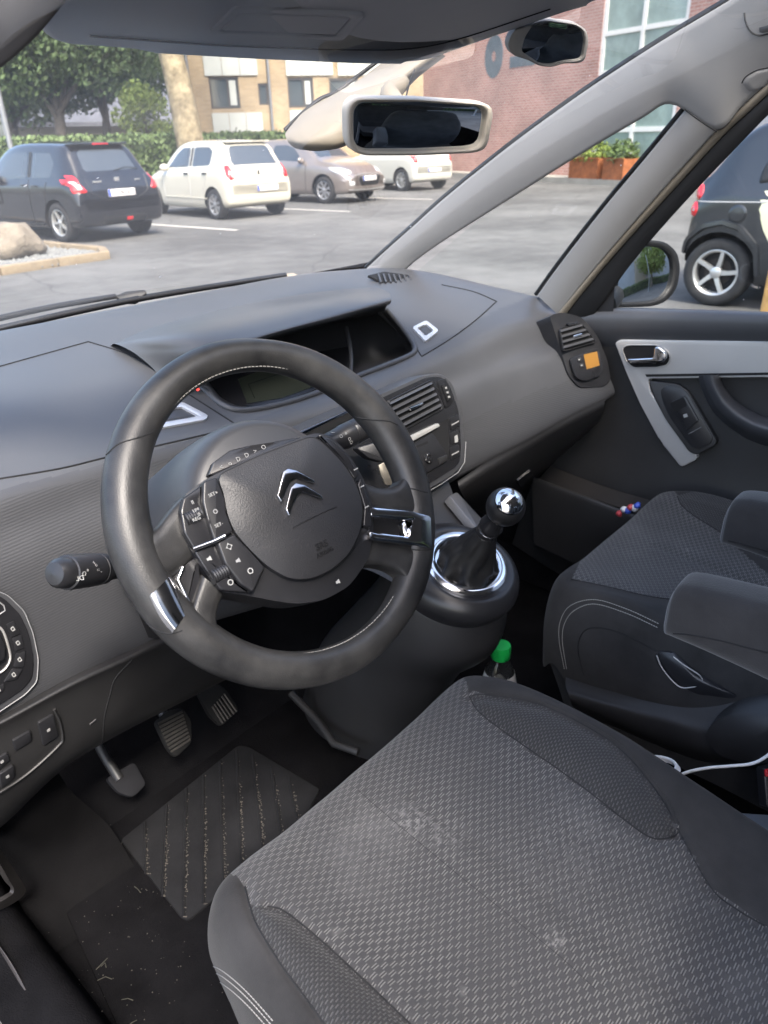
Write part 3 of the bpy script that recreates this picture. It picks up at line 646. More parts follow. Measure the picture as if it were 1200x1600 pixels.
# grey slated house behind the trees
gp = Pl(CAMP+hz(18)*46-V((0, 0, 1.45)), -hz(20), V((math.cos(R(20)), -math.sin(R(20)), 0)))
gh = thing('grey_house', gp.o, 'house with blue grey slate roof glimpsed between the trees', 'building')
q = rpx(gp, 20, 175, 300, 215); wall('wall', gp, q[0], 0, q[2], 2.6, [], mat('render', (.42, .38, .33), .8), gh, thick=7)
mk('roof', [gp.loc(q[0]-.5, 2.5, .5), gp.loc(q[2]+.5, 2.5, .5), gp.loc(q[2]+.5, 6.2, -3.5), gp.loc(q[0]-.5, 6.2, -3.5), gp.loc(q[0]-.5, 2.3, .5), gp.loc(q[2]+.5, 2.3, .5), gp.loc(q[2]+.5, 6.0, -3.5), gp.loc(q[0]-.5, 6.0, -3.5)], [(0, 1, 2, 3), (7, 6, 5, 4), (0, 4, 5, 1), (1, 5, 6, 2), (2, 6, 7, 3), (3, 7, 4, 0)], M_slate, gh, None, 0)
# red brick building
ra, rb = at(930, 284, Z=0), at(840, 280, Z=0)
ra = V((22.9, 11.6, 0)); rd = V((-.34, -.94, 0)).normalized(); rn = V((-rd.y, rd.x, 0))
rp = Pl(ra, rn, rd)
red = thing('red_brick_building', rp.o, 'red brick building with tall white framed windows and rusty planters', 'building')
big = rpx(rp, 936, 30, 1076, 90); low = rpx(rp, 926, 160, 1066, 252)
W0, W1 = low[0], low[0]+3.2
hole_lo = [W0, .55, W1, 2.75]; hole_hi = [W0, 2.95, W1, 9.2]
wall('wall', rp, -22, 0, W1+1.0, 11, [hole_lo, hole_hi], M_red, red)
window(rp, hole_lo, red, M_white, M_paneg, (.5,), (.42,), .13)
window(rp, hole_hi, red, M_white, M_paneg, (.5,), (.17, .36, .56, .78), .12)
wall('grey_wing', Pl(rp.loc(0, 0, -.6), rp.n, rp.u), W1+1.0, 0, W1+14, 10, [], M_greyw, red)
lbox('plinth', rp, -22, 0, W1+1, .16, 0, .9, M_conc, red)
q = rpx(rp, 758, 72, 786, 104); cx, cy = (q[0]+q[2])/2, (q[1]+q[3])/2; rr = (q[2]-q[0])/2
M_sgn = mat('faded_sign_paint', (.07, .10, .125), .7, var=.4, vscale=3)
frame('painted_sign', [(cx+rr*math.cos(a*.2618), cy+1.25*rr*math.sin(a*.2618)) for a in range(24)], [(cx+rr*.22*math.cos(a*.2618), cy+.3*rr*math.sin(a*.2618)) for a in range(24)], rp, 0, .012, M_sgn, red, 48, 0, False)
q = rpx(rp, 797, 86, 836, 104); lbox('painted_sign', rp, q[0], q[1], q[2], q[3], 0, .012, M_sgn, red)
# planters
def leaves(c, s, n, sz, rng, cup=.3, shell=True):
    vs, fs = [], []
    for i in range(n):
        while True:
            p = V((rng.uniform(-1, 1), rng.uniform(-1, 1), rng.uniform(-1, 1)))
            if p.length < 1: break
        if shell and p.length > .01: p = p*(p.length**-.25)*(1+abs(rng.gauss(0, .16)))
        d = V((rng.gauss(0, 1), rng.gauss(0, 1), rng.gauss(.4, 1))).normalized(); u = d.orthogonal().normalized(); v = d.cross(u); z = sz*rng.uniform(.6, 1.4)
        c0 = V(c)+V((p.x*s[0], p.y*s[1], p.z*s[2])); k = len(vs)
        vs += [c0+u*z, c0+v*z*.5+d*z*.12, c0-u*z, c0-v*z*.5+d*z*.12]; fs.append((k, k+1, k+2, k+3))
    return vs, fs
rng = random.Random(3)
for px, pw_, lab in ((945, 24, 'rusty steel planter with leafy plants under the big white window'), (992, 17, 'second rusty steel planter partly hidden by the window pillar')):
    q = rpx(rp, px-pw_, 250, px+pw_, 284); c = rp.loc((q[0]+q[2])/2, 0, .55); t = thing('planter', (c.x, c.y, .15), lab, 'planter', 'planters under the window')
    hw = (q[2]-q[0])/2*.95; pl_ = Pl((c.x, c.y, 0), rp.n, rp.u)
    lbox('trough', pl_, -hw, .16, hw, .72, -.35, .35, M_rust, t)
    for sgn in (-1, 1): lbox('rim', pl_, -hw-.01, .70, hw+.01, .75, sgn*.36-.015, sgn*.36+.015, M_rust, t)
    vs, fs = leaves((0, 0, 0), (hw*.95, .42, .42), 900, .06, rng); vs = [pl_.loc(v.x, .85+v.z*.8, v.y) for v in vs]
    mk('plants', vs, fs, M_leafy if px < 950 else M_leafm, t, None, 0)
# ------------------------------------------------------------------ trees, hedge, pole
def tree(name, base, h, blobs, n, lm, bm_, label, r0=.22, sz=.15, group=None, seed=1, lean=(0, 0)):
    rg = random.Random(seed); t = thing(name, base, label, 'tree', group); b = V(base)
    P = [b+V((lean[0]*k/6+rg.uniform(-.06, .06), lean[1]*k/6+rg.uniform(-.06, .06), h*k/6)) for k in range(7)]; P[0] = b
    tr = tube('trunk', cr(P, 24), [r0*(1.25-.75*i/23) for i in range(24)], bm_, t, 12)
    vs, fs = [], []; tot = sum(s[0]*s[1] for c, s in blobs)
    for c, s in blobs:
        c2 = b+V(c); st = P[3].lerp(P[6], rg.random()); mid = st.lerp(c2, .5)+V((0, 0, .2))
        tube('limb', cr([st, mid, c2], 8), [r0*.45*(1-.1*i) for i in range(8)], bm_, tr, 6)
        a, f = leaves(c2, s, int(n*s[0]*s[1]/tot), sz, rg); k = len(vs); vs += a; fs += [tuple(i+k for i in q) for q in f]
    mk('crown', vs, fs, lm, t, None, 0); return t
def blobs(n, R_, H0, H1, sd, sz=(1.2, 1.9)):
    g = random.Random(sd); o = []
    for i in range(n): a = g.uniform(0, 6.28); r = R_*math.sqrt(g.random()); s = g.uniform(*sz); o.append(((r*math.cos(a), r*math.sin(a), g.uniform(H0, H1)), (s, s, s*.75)))
    return o
def gnd(px, d): q = ray(px, 222); q.z = 0; q.normalize(); return CAMP*1.0+q*d-V((0, 0, CAMP.z))
def tg(px, d): p = gnd(px, d); return (p.x, p.y, 0)
tree('broadleaf_tree', tg(100, 32), 3.6, blobs(17, 2.6, 3.5, 7.0, 4, (1.0, 1.6)), 30000, M_leafd, M_bark, 'big dark leafy tree behind the hedge above the black hatchback', .24, .10, None, 11)
tree('broadleaf_tree', tg(172, 34), 3.9, blobs(15, 2.3, 3.9, 7.4, 9, (1.0, 1.6)), 27000, M_leafm, M_bark, 'leafy green tree with slim forked trunk behind the hedge', .17, .10, None, 12)
tree('broadleaf_tree', tg(25, 40), 3.8, blobs(14, 3.4, 3.0, 8.0, 15), 11000, M_leafm, M_bark, 'farther green tree at the left edge past the white pole', .25, .15, None, 13)
tree('garden_shrub', tg(235, 30), .9, blobs(16, .95, .9, 2.9, 5, (.30, .62)), 5200, M_leafy, M_bark, 'bright yellow green shrub beside the plane tree trunk', .06, .07, None, 14)
tree('plane_tree', tg(302, 25), 8.5, blobs(12, 3.5, 9.0, 12.0, 6, (1.4, 2.0)), 7000, M_leafm, M_plane, 'thick plane tree trunk with mottled tan bark', .36, .13, None, 15, (-.9, .2))
def hedge(name, a, b, wd, h, n, label, lm, sd):
    rg = random.Random(sd); a, b = V(a), V(b); d = (b-a); L = d.length; d.normalize(); q = V((-d.y, d.x, 0)); t = thing(name, a, label, 'hedge'); vs, fs = [], []
    for i in range(n):
        s = rg.random()*L; f = rg.random(); hh = h*(1+.05*noise.noise(V((s*.7, 0, 1))))
        if f < .55: o, z = -wd/2+rg.gauss(0, .05), rg.random()*hh
        elif f < .9: o, z = rg.uniform(-.5, .5)*wd, hh+rg.gauss(0, .06)
        else: o, z = wd/2, rg.random()*hh
        c = a+d*s-q*o*-1+V((0, 0, z)); e = V((rg.gauss(0, 1), rg.gauss(0, 1), rg.gauss(.3, 1))).normalized(); u = e.orthogonal().normalized(); v = e.cross(u); k = len(vs); zz = .07*rg.uniform(.6, 1.4)
        vs += [c+u*zz, c+v*zz*.6, c-u*zz, c-v*zz*.6]; fs.append((k, k+1, k+2, k+3))
    mk('foliage', vs, fs, lm, t, None, 0)
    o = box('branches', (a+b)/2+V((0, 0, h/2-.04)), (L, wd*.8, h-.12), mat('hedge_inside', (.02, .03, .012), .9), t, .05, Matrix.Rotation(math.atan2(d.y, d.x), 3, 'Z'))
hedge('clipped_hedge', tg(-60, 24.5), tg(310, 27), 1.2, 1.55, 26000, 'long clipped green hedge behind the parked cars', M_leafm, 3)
hedge('low_hedge', tg(318, 29), tg(470, 31), .8, 1.6, 7000, 'low scrubby hedge under the tan building windows', M_leafm, 5)
pp = at(24, 262, D=17); pb = V((pp.x, pp.y, 0)); pt = thing('lamp_post', pb, 'slim pale metal post rising in front of the hedge at the left edge', 'post'); tube('shaft', [pb, pb+V((0, 0, 3)), pb+V((0, 0, 6))], [.06, .055, .045], M_grey, pt, 12); lathe('base_plate', [(.12, 0), (.12, .03), (.08, .05)], Matrix.Translation(pb), M_grey, pt, 16)
# timber post at the right edge
q = at(1203, 478, X=5.2); t = thing('timber_post', (q.x, q.y, 0), 'yellow timber post at the right edge outside the passenger window', 'post'); box('shaft', (q.x, q.y, .55), (.1, .1, 1.1), mat('pine', (.52, .30, .10), .7, var=.25, vscale=9), t, .01); box('cap', (q.x, q.y, 1.115), (.12, .12, .03), mat('pine', (0, 0, 0)), t, .006)
# what lies behind the car, seen only in the mirrors
bk = Pl((4, -16, 0), (0, 1, 0), (1, 0, 0)); bb = thing('rear_building', (4, -16, 0), 'grey rendered building reflected in the door mirror', 'building')
bb.location = (4, -11, 0); wall('wall', Pl((4, -11, 0), (0, 1, 0), (-1, 0, 0)), -70, 0, 14, 15, [], M_greyw, bb); lbox('brick_pier', Pl((4, -11, 0), (0, 1, 0), (-1, 0, 0)), -1.2, 0, .4, 9, 0, .5, M_tan, bb)
tree('broadleaf_tree', (5.2, -8.2, 0), 2.2, blobs(14, 1.6, 1.8, 3.9, 21, (.7, 1.1)), 8000, M_leafy, M_bark, 'light green tree reflected in the door mirror', .14, .11, None, 22)
rp_ = thing('sign_post', (3.9, -6.2, 0), 'pale post standing behind the car reflected in the door mirror', 'post'); tube('shaft', [V((3.9, -6.2, 0)), V((3.9, -6.2, 3.2))], .035, M_grey, rp_, 10); lathe('base_plate', [(.09, 0), (.09, .02), (.05, .04)], Matrix.Translation((3.9, -6.2, 0)), M_grey, rp_, 16)
hedge('rear_hedge', (-2, -9.6, 0), (14, -9.6, 0), .9, .9, 7000, 'low hedge behind the car reflected in the door mirror', M_leafm, 8)
# ================================================================== CAR CABIN
def proj(p):
    v = V(p)-CAMP; z = v.dot(FW); return 600+FPX*v.dot(RT)/z, 800-FPX*v.dot(UP)/z
def inpoly(x, y, P):
    c = False; n = len(P); j = n-1
    for i in range(n):
        if (P[i][1] > y) != (P[j][1] > y) and x < (P[j][0]-P[i][0])*(y-P[i][1])/(P[j][1]-P[i][1])+P[i][0]: c = not c
        j = i
    return c
M_dash = mat('dash_plastic', (.060, .061, .066), .41, bump=.22, bscale=900, var=.10, vscale=6)
M_dasht = mat('dash_top_plastic', (.076, .077, .081), .44, bump=.22, bscale=900, var=.12, vscale=5)
M_low = mat('lower_plastic', (.025, .0245, .025), .46, bump=.2, bscale=900, var=.25, vscale=7)
M_blkp = mat('gloss_black_plastic', (.018, .018, .02), .22, var=.15, vscale=9)
M_soft = mat('satin_black_plastic', (.018, .018, .020), .34, bump=.12, bscale=1200, var=.2, vscale=14)
M_leather = mat('black_leather', (.018, .018, .019), .38, bump=.3, bscale=700, var=.6, vscale=22, var2=(.040, .039, .038))
M_pad = mat('airbag_pad', (.024, .024, .026), .45, bump=.5, bscale=620, var=.12, vscale=10)
M_seamk = mat('seam_shadow', (.006, .006, .007), .8)
M_gap = mat('gap_shade', (.004, .004, .005), .9)  # near-black colour that paints the shade inside slots and recesses
M_chrome = mat('chrome', (.78, .78, .80), .12, metal=1, var=.12, vscale=25)
M_satin = mat('satin_silver', (.47, .46, .445), .40, metal=.25, bump=.05, bscale=400, var=.05, vscale=8)
M_pillar = mat('pillar_trim', (.30, .288, .275), .7, bump=.15, bscale=700, var=.06, vscale=5)
M_beige = mat('beige_plastic', (.29, .25, .195), .6, bump=.1, bscale=700, var=.05, vscale=6)
M_visor = mat('visor_vinyl', (.42, .42, .445), .6, bump=.25, bscale=600, var=.06, vscale=5)
M_headl = mat('headliner', (.24, .235, .23), .95, bump=.3, bscale=500)
M_seal = mat('rubber_seal', (.007, .007, .008), .55)
M_carpet = mat('carpet', (.0085, .0083, .009), 1, bump=1, bscale=420, var=.45, vscale=9, spec=0)
M_rub = mat('rubber_mat', (.013, .013, .014), .8, bump=.3, bscale=260, var=.5, vscale=12, spec=.2)
M_grime = mat('grit', (.085, .076, .064), .95, var=.5, vscale=60)
M_icon = mat('icon_white', (.34, .34, .33), .5)
M_icond = mat('icon_grey', (.25, .25, .25), .5)
M_stitch = mat('grey_thread', (.30, .29, .27), .8)
M_led = mat('lcd_orange', (.26, .13, .03), .3, emit=(.9, .36, .05, .02))
M_mirror = mat('mirror_glass', (.80, .82, .83), .015, metal=1)
M_trimf = mat('seat_side_fabric', (.029, .028, .028), .92, bump=.5, bscale=750, var=.45, vscale=9, spec=.15, sheen=.08)
M_suede = mat('armrest_fabric', (.028, .027, .028), .95, bump=.4, bscale=520, var=.35, vscale=14, spec=.1, sheen=.3)
def ribbed():
    m = mat('ribbed_plastic', (.052, .053, .057), .46, var=.08, vscale=6); n, l, p = nodes(m); tc = n.new('ShaderNodeTexCoord'); sx = n.new('ShaderNodeSeparateXYZ'); l.new(tc.outputs['Object'], sx.inputs[0])
    a = n.new('ShaderNodeMath'); a.operation = 'MULTIPLY'; a.inputs[1].default_value = 2*math.pi/.0036; l.new(sx.outputs[2], a.inputs[0])
    s = n.new('ShaderNodeMath'); s.operation = 'SINE'; l.new(a.outputs[0], s.inputs[0])
    b = n.new('ShaderNodeBump'); b.inputs['Strength'].default_value = .15; b.inputs['Distance'].default_value = .0009; l.new(s.outputs[0], b.inputs['Height']); l.new(b.outputs[0], p.inputs['Normal'])
    return m
M_rib = ribbed()
def dashweave(m, uv, bw, rh, base, light, fine=False):
    # staggered woven dashes: each dash is a pair of pale threads with a dark line between
    n, l, p = nodes(m)
    def mth(op, a, b=None, c=None):
        q = n.new('ShaderNodeMath'); q.operation = op
        for i, v in enumerate((a, b, c)):
            if v is None: continue
            if isinstance(v, (int, float)): q.inputs[i].default_value = v
            else: l.new(v, q.inputs[i])
        return q.outputs[0]
    def mix(f, a, b, mode='MIX'):
        q = n.new('ShaderNodeMixRGB'); q.blend_type = mode
        for i, v in enumerate((f, a, b)):
            if isinstance(v, tuple): q.inputs[i].default_value = (*v, 1)
            elif isinstance(v, (int, float)): q.inputs[i].default_value = v
            else: l.new(v, q.inputs[i])
        return q.outputs[0]
    def nz(s, d=2, r=.5):
        t = n.new('ShaderNodeTexNoise'); t.inputs['Scale'].default_value = s; t.inputs['Detail'].default_value = d; t.inputs['Roughness'].default_value = r; l.new(uv.outputs[0], t.inputs['Vector']); return t.outputs[0]
    def rng_(v, a, b, c, d):
        q = n.new('ShaderNodeMapRange'); q.interpolation_type = 'SMOOTHSTEP'
        for i, k in enumerate((a, b, c, d)): q.inputs[i+1].default_value = k
        l.new(v, q.inputs[0]); return q.outputs[0]
    sp = n.new('ShaderNodeSeparateXYZ'); l.new(uv.outputs[0], sp.inputs[0])
    wob = mth('MULTIPLY', mth('SUBTRACT', nz(70), .5), .25)
    v = mth('ADD', mth('DIVIDE', sp.outputs[1], rh), wob); row = mth('FLOOR', v); fv = mth('FRACT', v)
    fu = mth('FRACT', mth('ADD', mth('DIVIDE', sp.outputs[0], bw), mth('MULTIPLY', row, .5)))
    dash = rng_(mth('ABSOLUTE', mth('SUBTRACT', fu, .5)), .18 if not fine else .2, .31 if not fine else .36, 1, 0)
    lin = mth('ADD', mth('MULTIPLY', mth('SINE', mth('MULTIPLY_ADD', fv, 12.566 if not fine else 6.283, -1.571)), .5), .5)
    amp = rng_(nz(8, 6, .7), .3, .75, .45, 1.0); grain = nz(1500, 2)
    col = mix(mth('MULTIPLY', mth('MULTIPLY', dash, mth('POWER', lin, 1.5)), amp), tuple(base), tuple(light))
    col = mix(mth('MULTIPLY', mth('MULTIPLY', dash, mth('POWER', mth('SUBTRACT', 1.0, lin), 3)), .8), col, tuple(x*.25 for x in base))
    col = mix(.55, col, grain, 'OVERLAY')
    col = mix(rng_(nz(5, 5, .6), .52, .8, 0, .30 if not fine else .1), col, (.16, .155, .15))
    if not fine:
        geo = n.new('ShaderNodeNewGeometry')
        for c_, r_, k_ in (((-.395, -.045, .72), .035, .42), ((-.385, -.085, .71), .035, .34), ((-.405, -.245, .70), .018, .5), ((-.46, .0, .72), .12, .10), ((-.30, -.20, .71), .12, .10)):
            dd = n.new('ShaderNodeVectorMath'); dd.operation = 'DISTANCE'; l.new(geo.outputs['Position'], dd.inputs[0]); dd.inputs[1].default_value = c_
            col = mix(mth('MULTIPLY', rng_(dd.outputs['Value'], 0, r_, k_, 0), rng_(nz(140, 3), .46, .62, .08, 1)), col, (.26, .25, .24))
    if not fine: col = mix(rng_(nz(26, 3), .68, .80, 0, .55), col, mix(.5, col, (.30, .29, .27)))
    l.new(col, p.inputs['Base Color'])
    h = mth('MULTIPLY', dash, mth('MULTIPLY_ADD', lin, .5, .5)); bp = n.new('ShaderNodeBump'); bp.inputs['Strength'].default_value = .7; bp.inputs['Distance'].default_value = .0010; l.new(mth('MULTIPLY_ADD', grain, .35, h), bp.inputs['Height']); l.new(bp.outputs[0], p.inputs['Normal'])
    return m
def weave(name, bw, rh, base, light, fine=False):
    m = mat(name, base, .9, spec=.2, sheen=.15); n, l, p = nodes(m); uv = n.new('ShaderNodeUVMap')
    return dashweave(m, uv, bw, rh, base, light, fine)
M_weave = weave('seat_weave', .0160, .0055, (.047, .046, .047), (.185, .18, .172))
M_bols = weave('bolster_weave', .0070, .0036, (.028, .0275, .028), (.080, .078, .078), True)
G_ws = glass('windscreen_glass', (.94, .95, .94), .045, 1, 34); G_side = glass('side_glass', (.90, .93, .92), .012, 1, 30)

# ------------------------------------------------------------------ cabin shell
shell = thing('cabin_shell', (0, 0, .33), None, None, None, 'structure')
# floor, firewall, sills
loft('floor_carpet', [[V((x, y, z + (.10 if abs(x) > .70 else .0))) for x in (-.80, -.72, -.69, -.66, -.3, 0, .3, .66, .70, .78)] for y, z in ((-1.6, .33), (-.9, .33), (-.3, .33), (.2, .33), (.52, .335), (.64, .38), (.78, .55), (.95, .78), (1.0, .95))], 60, 60, M_carpet, shell)
# windscreen
wsY = lambda x: 1.02-.36*x*x
G_rows = []
for t in (0, .25, .5, .75, 1, 1.25, 1.6):
    G_rows.append([V((x*(1-.10*t), wsY(x)-.05*0-(.80)*t+.06*t*x*x, 1.155+.47*t-.065*t*t+.012*math.sin(min(t, 1)*math.pi)-.02*t*x*x)) for x in (-.66, -.44, -.22, 0, .22, .44, .66)])
ws = loft('windscreen', G_rows, 30, 30, G_ws, shell)
# roof lining behind the screen
loft('headliner', [[V((x, y, z-.10*abs(x)**3)) for x in (-.62, -.4, 0, .4, .62)] for y, z in ((-.22, 1.60), (-.6, 1.625), (-1.2, 1.62), (-2.0, 1.58))], 16, 16, M_headl, shell, solid=-.03)
# pillars: rows of (upper edge, lower edge)
def band(name, A, B, XA, XB, bulge, m, parent, nv=40, n=9, curl=.02, cap=True):
    rows = []
    k = len(A)
    for i in range(k):
        f = i/(k-1); xa = XA[0]+(XA[1]-XA[0])*f if len(XA) == 2 else XA[i]; xb = XB[0]+(XB[1]-XB[0])*f if len(XB) == 2 else XB[i]
        a, b = at(*A[i], X=xa), at(*B[i], X=xb); vd = (CAMP-(a+b)/2).normalized(); r_ = []
        r_.append(a-vd*curl+(b-a)*.06)
        for j in range(n):
            t = j/(n-1); r_.append(a.lerp(b, t)+vd*bulge*(math.sin(math.pi*t)**.75))
        r_.append(b-vd*curl+(a-b)*.06); rows.append(r_)
    return loft(name, rows, 26, nv, m, parent, smooth=70)
PA = [(572, 420), (600, 394), (645, 354), (700, 305), (800, 225), (900, 152), (985, 95), (1045, 57), (1085, 33), (1140, 0), (1200, -40), (1300, -105), (1500, -240)]
PB = [(630, 425), (648, 409), (672, 391), (705, 369), (800, 309), (900, 246), (1000, 187), (1050, 163), (1119, 204), (1160, 166), (1200, 130), (1300, 40), (1500, -140)]
XA_ = [.62, .62, .618, .614, .60, .588, .575, .565, .56, .555, .55, .55, .55]; XB_ = [.625, .625, .622, .618, .605, .595, .585, .59, .62, .625, .63, .63, .63]
pil = band('windscreen_pillar', PA, PB, XA_, XB_, .012, M_pillar, shell, 70)
tube('glass_seal', cr([at(p[0], p[1]-2, X=x+.008) for p, x in zip(PA, XA_)], 50), .006, M_seal, shell, 6)
QA = [(840, 462), (870, 420), (905, 374), (950, 317), (1010, 245), (1071, 171)]; QB = [(872, 492), (905, 450), (948, 398), (998, 340), (1058, 272), (1119, 205)]
qp = band('quarter_pillar', QA, QB, (.668, .60), (.68, .625), .010, M_pillar, shell, 40)
tube('glass_seal', cr([at(p[0]-3, p[1]-2, X=x) for p, x in zip(QA, (.675, .66, .65, .635, .62, .61))], 30), .0045, M_seal, shell, 6)
tube('pillar_joint', [at(1070, 171, X=.593), at(1085, 183, X=.592), at(1104, 196, X=.598), at(1120, 206, X=.612)], .0012, M_seamk, shell, 6)
SB = [(870, 492), (905, 450), (948, 398), (998, 340), (1058, 272), (1119, 204), (1160, 166), (1200, 129), (1300, 35)]
SC = [(882, 494), (915, 452), (958, 401), (1009, 344), (1070, 277), (1131, 211), (1170, 175), (1200, 147), (1300, 58)]
SD = [(925, 496), (950, 462), (985, 414), (1032, 358), (1092, 292), (1150, 231), (1180, 200), (1204, 176), (1310, 75)]
xs_ = [.676, .668, .66, .65, .64, .632, .63, .63, .63]
band('door_weatherstrip', SB, SC, xs_, [x+.012 for x in xs_], .005, M_beige, shell, 40, 5, .01)
# roof rail grab cover, lining joint and lamp outline
pb = bvh(pil)
patch('airbag_cover', [(1159, 130), (1165, 120), (1182, 110), (1200, 106), (1216, 104), (1216, 128), (1200, 134), (1180, 144), (1168, 143)], pb, -.0006, .002, M_pillar, shell, 5, 40)
seam('lining_joint', [(1163, 20), (1165, 34), (1172, 48), (1184, 55), (1200, 53), (1240, 44)], pb, .0012, M_seamk, shell, 24)
patch('grab_slot', [(1186, 43), (1240, 28), (1240, 42), (1187, 52)], pb, .0005, .0015, M_soft, shell, 3, 20)
seam('cover_joint', [(1159, 130), (1165, 120), (1182, 110), (1200, 106), (1218, 104)], pb, .0009, M_seamk, shell, 20)
# left windscreen pillar, mirrored, just above the camera
LPX = [(-320, 340), (-180, 240), (-60, 150), (0, 107), (52, 62), (104, 0), (150, -70), (200, -160), (240, -260)]
loft('left_pillar', [[at(x+dx_, y+dy_, D=.62-i*.02+dd) for i, (x, y) in enumerate(LPX)] for dx_, dy_, dd in ((-6, -6, .03), (0, 0, .004), (-8, -10, -.006), (-50, -55, -.02), (-110, -120, -.02), (-160, -170, .01))], 40, 24, mat('pillar_trim_shaded', (.085, .078, .078), .75, bump=.1, bscale=500), shell)  # darker copy of the pillar trim, its shade put into the colour
for sx in (.745, -.74): loft('side_wall', [[V((sx, y, z)) for y in (-.9 if sx > 0 else .62, .2 if sx > 0 else .7, .8, 1.15)] for z in (.30, .7, .98)], 6, 6, M_carpet, shell)
mk('firewall', [V((-.76, 1.0, .3)), V((.76, 1.0, .3)), V((.76, 1.06, 1.13)), V((-.76, 1.06, 1.13))], [(0, 1, 2, 3)], M_carpet, shell, None, 0)
# quarter glass, door glass
mk('quarter_glass', [at(650, 425, X=.64), at(845, 470, X=.685), at(1075, 165, X=.625), at(1050, 150, X=.60), at(800, 300, X=.615)], [(0, 1, 2, 3, 4)], G_side, shell, None, 0)

# ------------------------------------------------------------------ dashboard
dash = thing('dashboard', (0, .5, 1.0), 'dark grey car dashboard with hooded display, air vents and textured fascia', 'dashboard')
CX = (-.80, -.6, -.4, -.2, 0, .2, .35, .5, .62, .69)
YE = (.44, .455, .465, .455, .435, .435, .425, .405, .385, .375); ZE = (1.09, 1.08, 1.07, 1.055, 1.05, 1.058, 1.072, 1.088, 1.085, 1.078)
YB = (.40, .40, .40, .39, .37, .36, .335, .29, .255, .245); ZB = (.81, .81, .80, .80, .80, .83, .85, .88, .905, .915)
rows = []
for i, x in enumerate(CX):
    yf, zf = min(wsY(x)+.01, .98 if abs(x) < .5 else 9) if x < .6 else (.80 if x < .65 else .55), 1.15 if x < .65 else 1.11
    ye, ze, yb, zb = YE[i], ZE[i], YB[i], ZB[i]
    rows.append([V((x, yf+.05, zf-.03)), V((x, yf, zf)), V((x, ye+(yf-ye)*.66, zf+(ze-zf)*.28+.008)), V((x, ye+(yf-ye)*.33, zf+(ze-zf)*.58+.012)), V((x, ye+.045, ze+.006)), V((x, ye+.004, ze-.014)), V((x, ye-.014-.01*(x > .3), ze-.05)),
        V((x, ye*.6+yb*.4-.016, ze*.62+zb*.38)), V((x, ye*.25+yb*.75-.012, ze*.25+zb*.75)), V((x, yb, zb)), V((x, yb+.025, zb-.016)), V((x, yb+.06, zb-.012))])
NU, NV = 150, 190
A = [cr(r_, NU) for r_ in rows]; G = [cr([a[i] for a in A], NV) for i in range(NU)]
vs = [G[i][j] for j in range(NV) for i in range(NU)]; fs, mids = [], []
CAVE = [(255, 590), (420, 525), (600, 480), (625, 508), (643, 532), (648, 548), (632, 560), (560, 588), (500, 613), (440, 632), (380, 642), (346, 633), (320, 610), (300, 598)]
RIB = 1.0
for j in range(NV-1):
    for i in range(NU-1):
        q = (j*NU+i, j*NU+i+1, (j+1)*NU+i+1, (j+1)*NU+i); c = (vs[q[0]]+vs[q[2]])/2
        px, py = proj(c)
        if inpoly(px, py, CAVE) and c.y < .85: continue
        fs.append(q); x = c.x
        zt = 1.065 if x < -.15 else 1.0
        mids.append(2 if (c.y < .46 and c.z < zt and (x < .05)) or (x >= .05 and c.y < .45 and c.z < .935+.10*max(0, x-.25)) else (0 if c.y > .47 else 1))
body = mk('dash_body', vs, fs, [M_dasht, M_dash, M_rib], dash, None, 70, mids=mids); DB = bvh(body)
DFULL = BVHTree.FromPolygons(vs, [(j*NU+i, j*NU+i+1, (j+1)*NU+i+1, (j+1)*NU+i) for j in range(NV-1) for i in range(NU-1)])
LIP = [hit(DFULL, *p) for p in ((262, 586), (286, 594), (302, 599), (320, 610), (346, 633), (380, 642), (440, 632), (500, 613), (560, 588), (632, 560), (648, 548), (643, 532), (625, 508), (606, 486))]
LIP = [h[0]+h[1]*.001 for h in LIP]
# hood over the displays
H = [[(150, 552, .66), (250, 508, .70), (385, 474, .74), (500, 455, .76), (588, 447, .75)],
     [(166, 552, .60), (280, 526, .62), (400, 495, .63), (510, 471, .64), (606, 456, .64)],
     [(205, 566, .55), (318, 548, .545), (425, 514, .55), (525, 487, .56), (611, 465, .565)],
     [(240, 580, .535), (330, 556, .535), (430, 522, .54), (530, 496, .55), (610, 474, .56)],
     [(246, 584, .56), (336, 556, .56), (432, 524, .57), (530, 499, .58), (604, 479, .60)],
     [(262, 575, .70), (350, 545, .72), (436, 527, .755), (530, 503, .765), (600, 490, .765)]]
HL = [(172, 540), (182, 548), (210, 565), (240, 580), (247, 585), (262, 586)]
HR = [[at(x, y, Y=z) for x, y, z in r_] for r_ in H]
for k in range(6): h_ = hit(DFULL, *HL[k]); HR[k][0] = h_[0]+h_[1]*(.003, .012, .016, .004, -.004, -.006)[k]
for k in (1, 2): HR[k][1] = HR[k][1]+V((0, 0, .006))
for k, p in enumerate(((172, 540), (250, 507), (385, 474), (500, 455), (588, 447))): h_ = hit(DFULL, *p); HR[0][k] = h_[0]-h_[1]*.001
loft('display_hood', HR, 60, 50, M_dasht, dash, smooth=80)
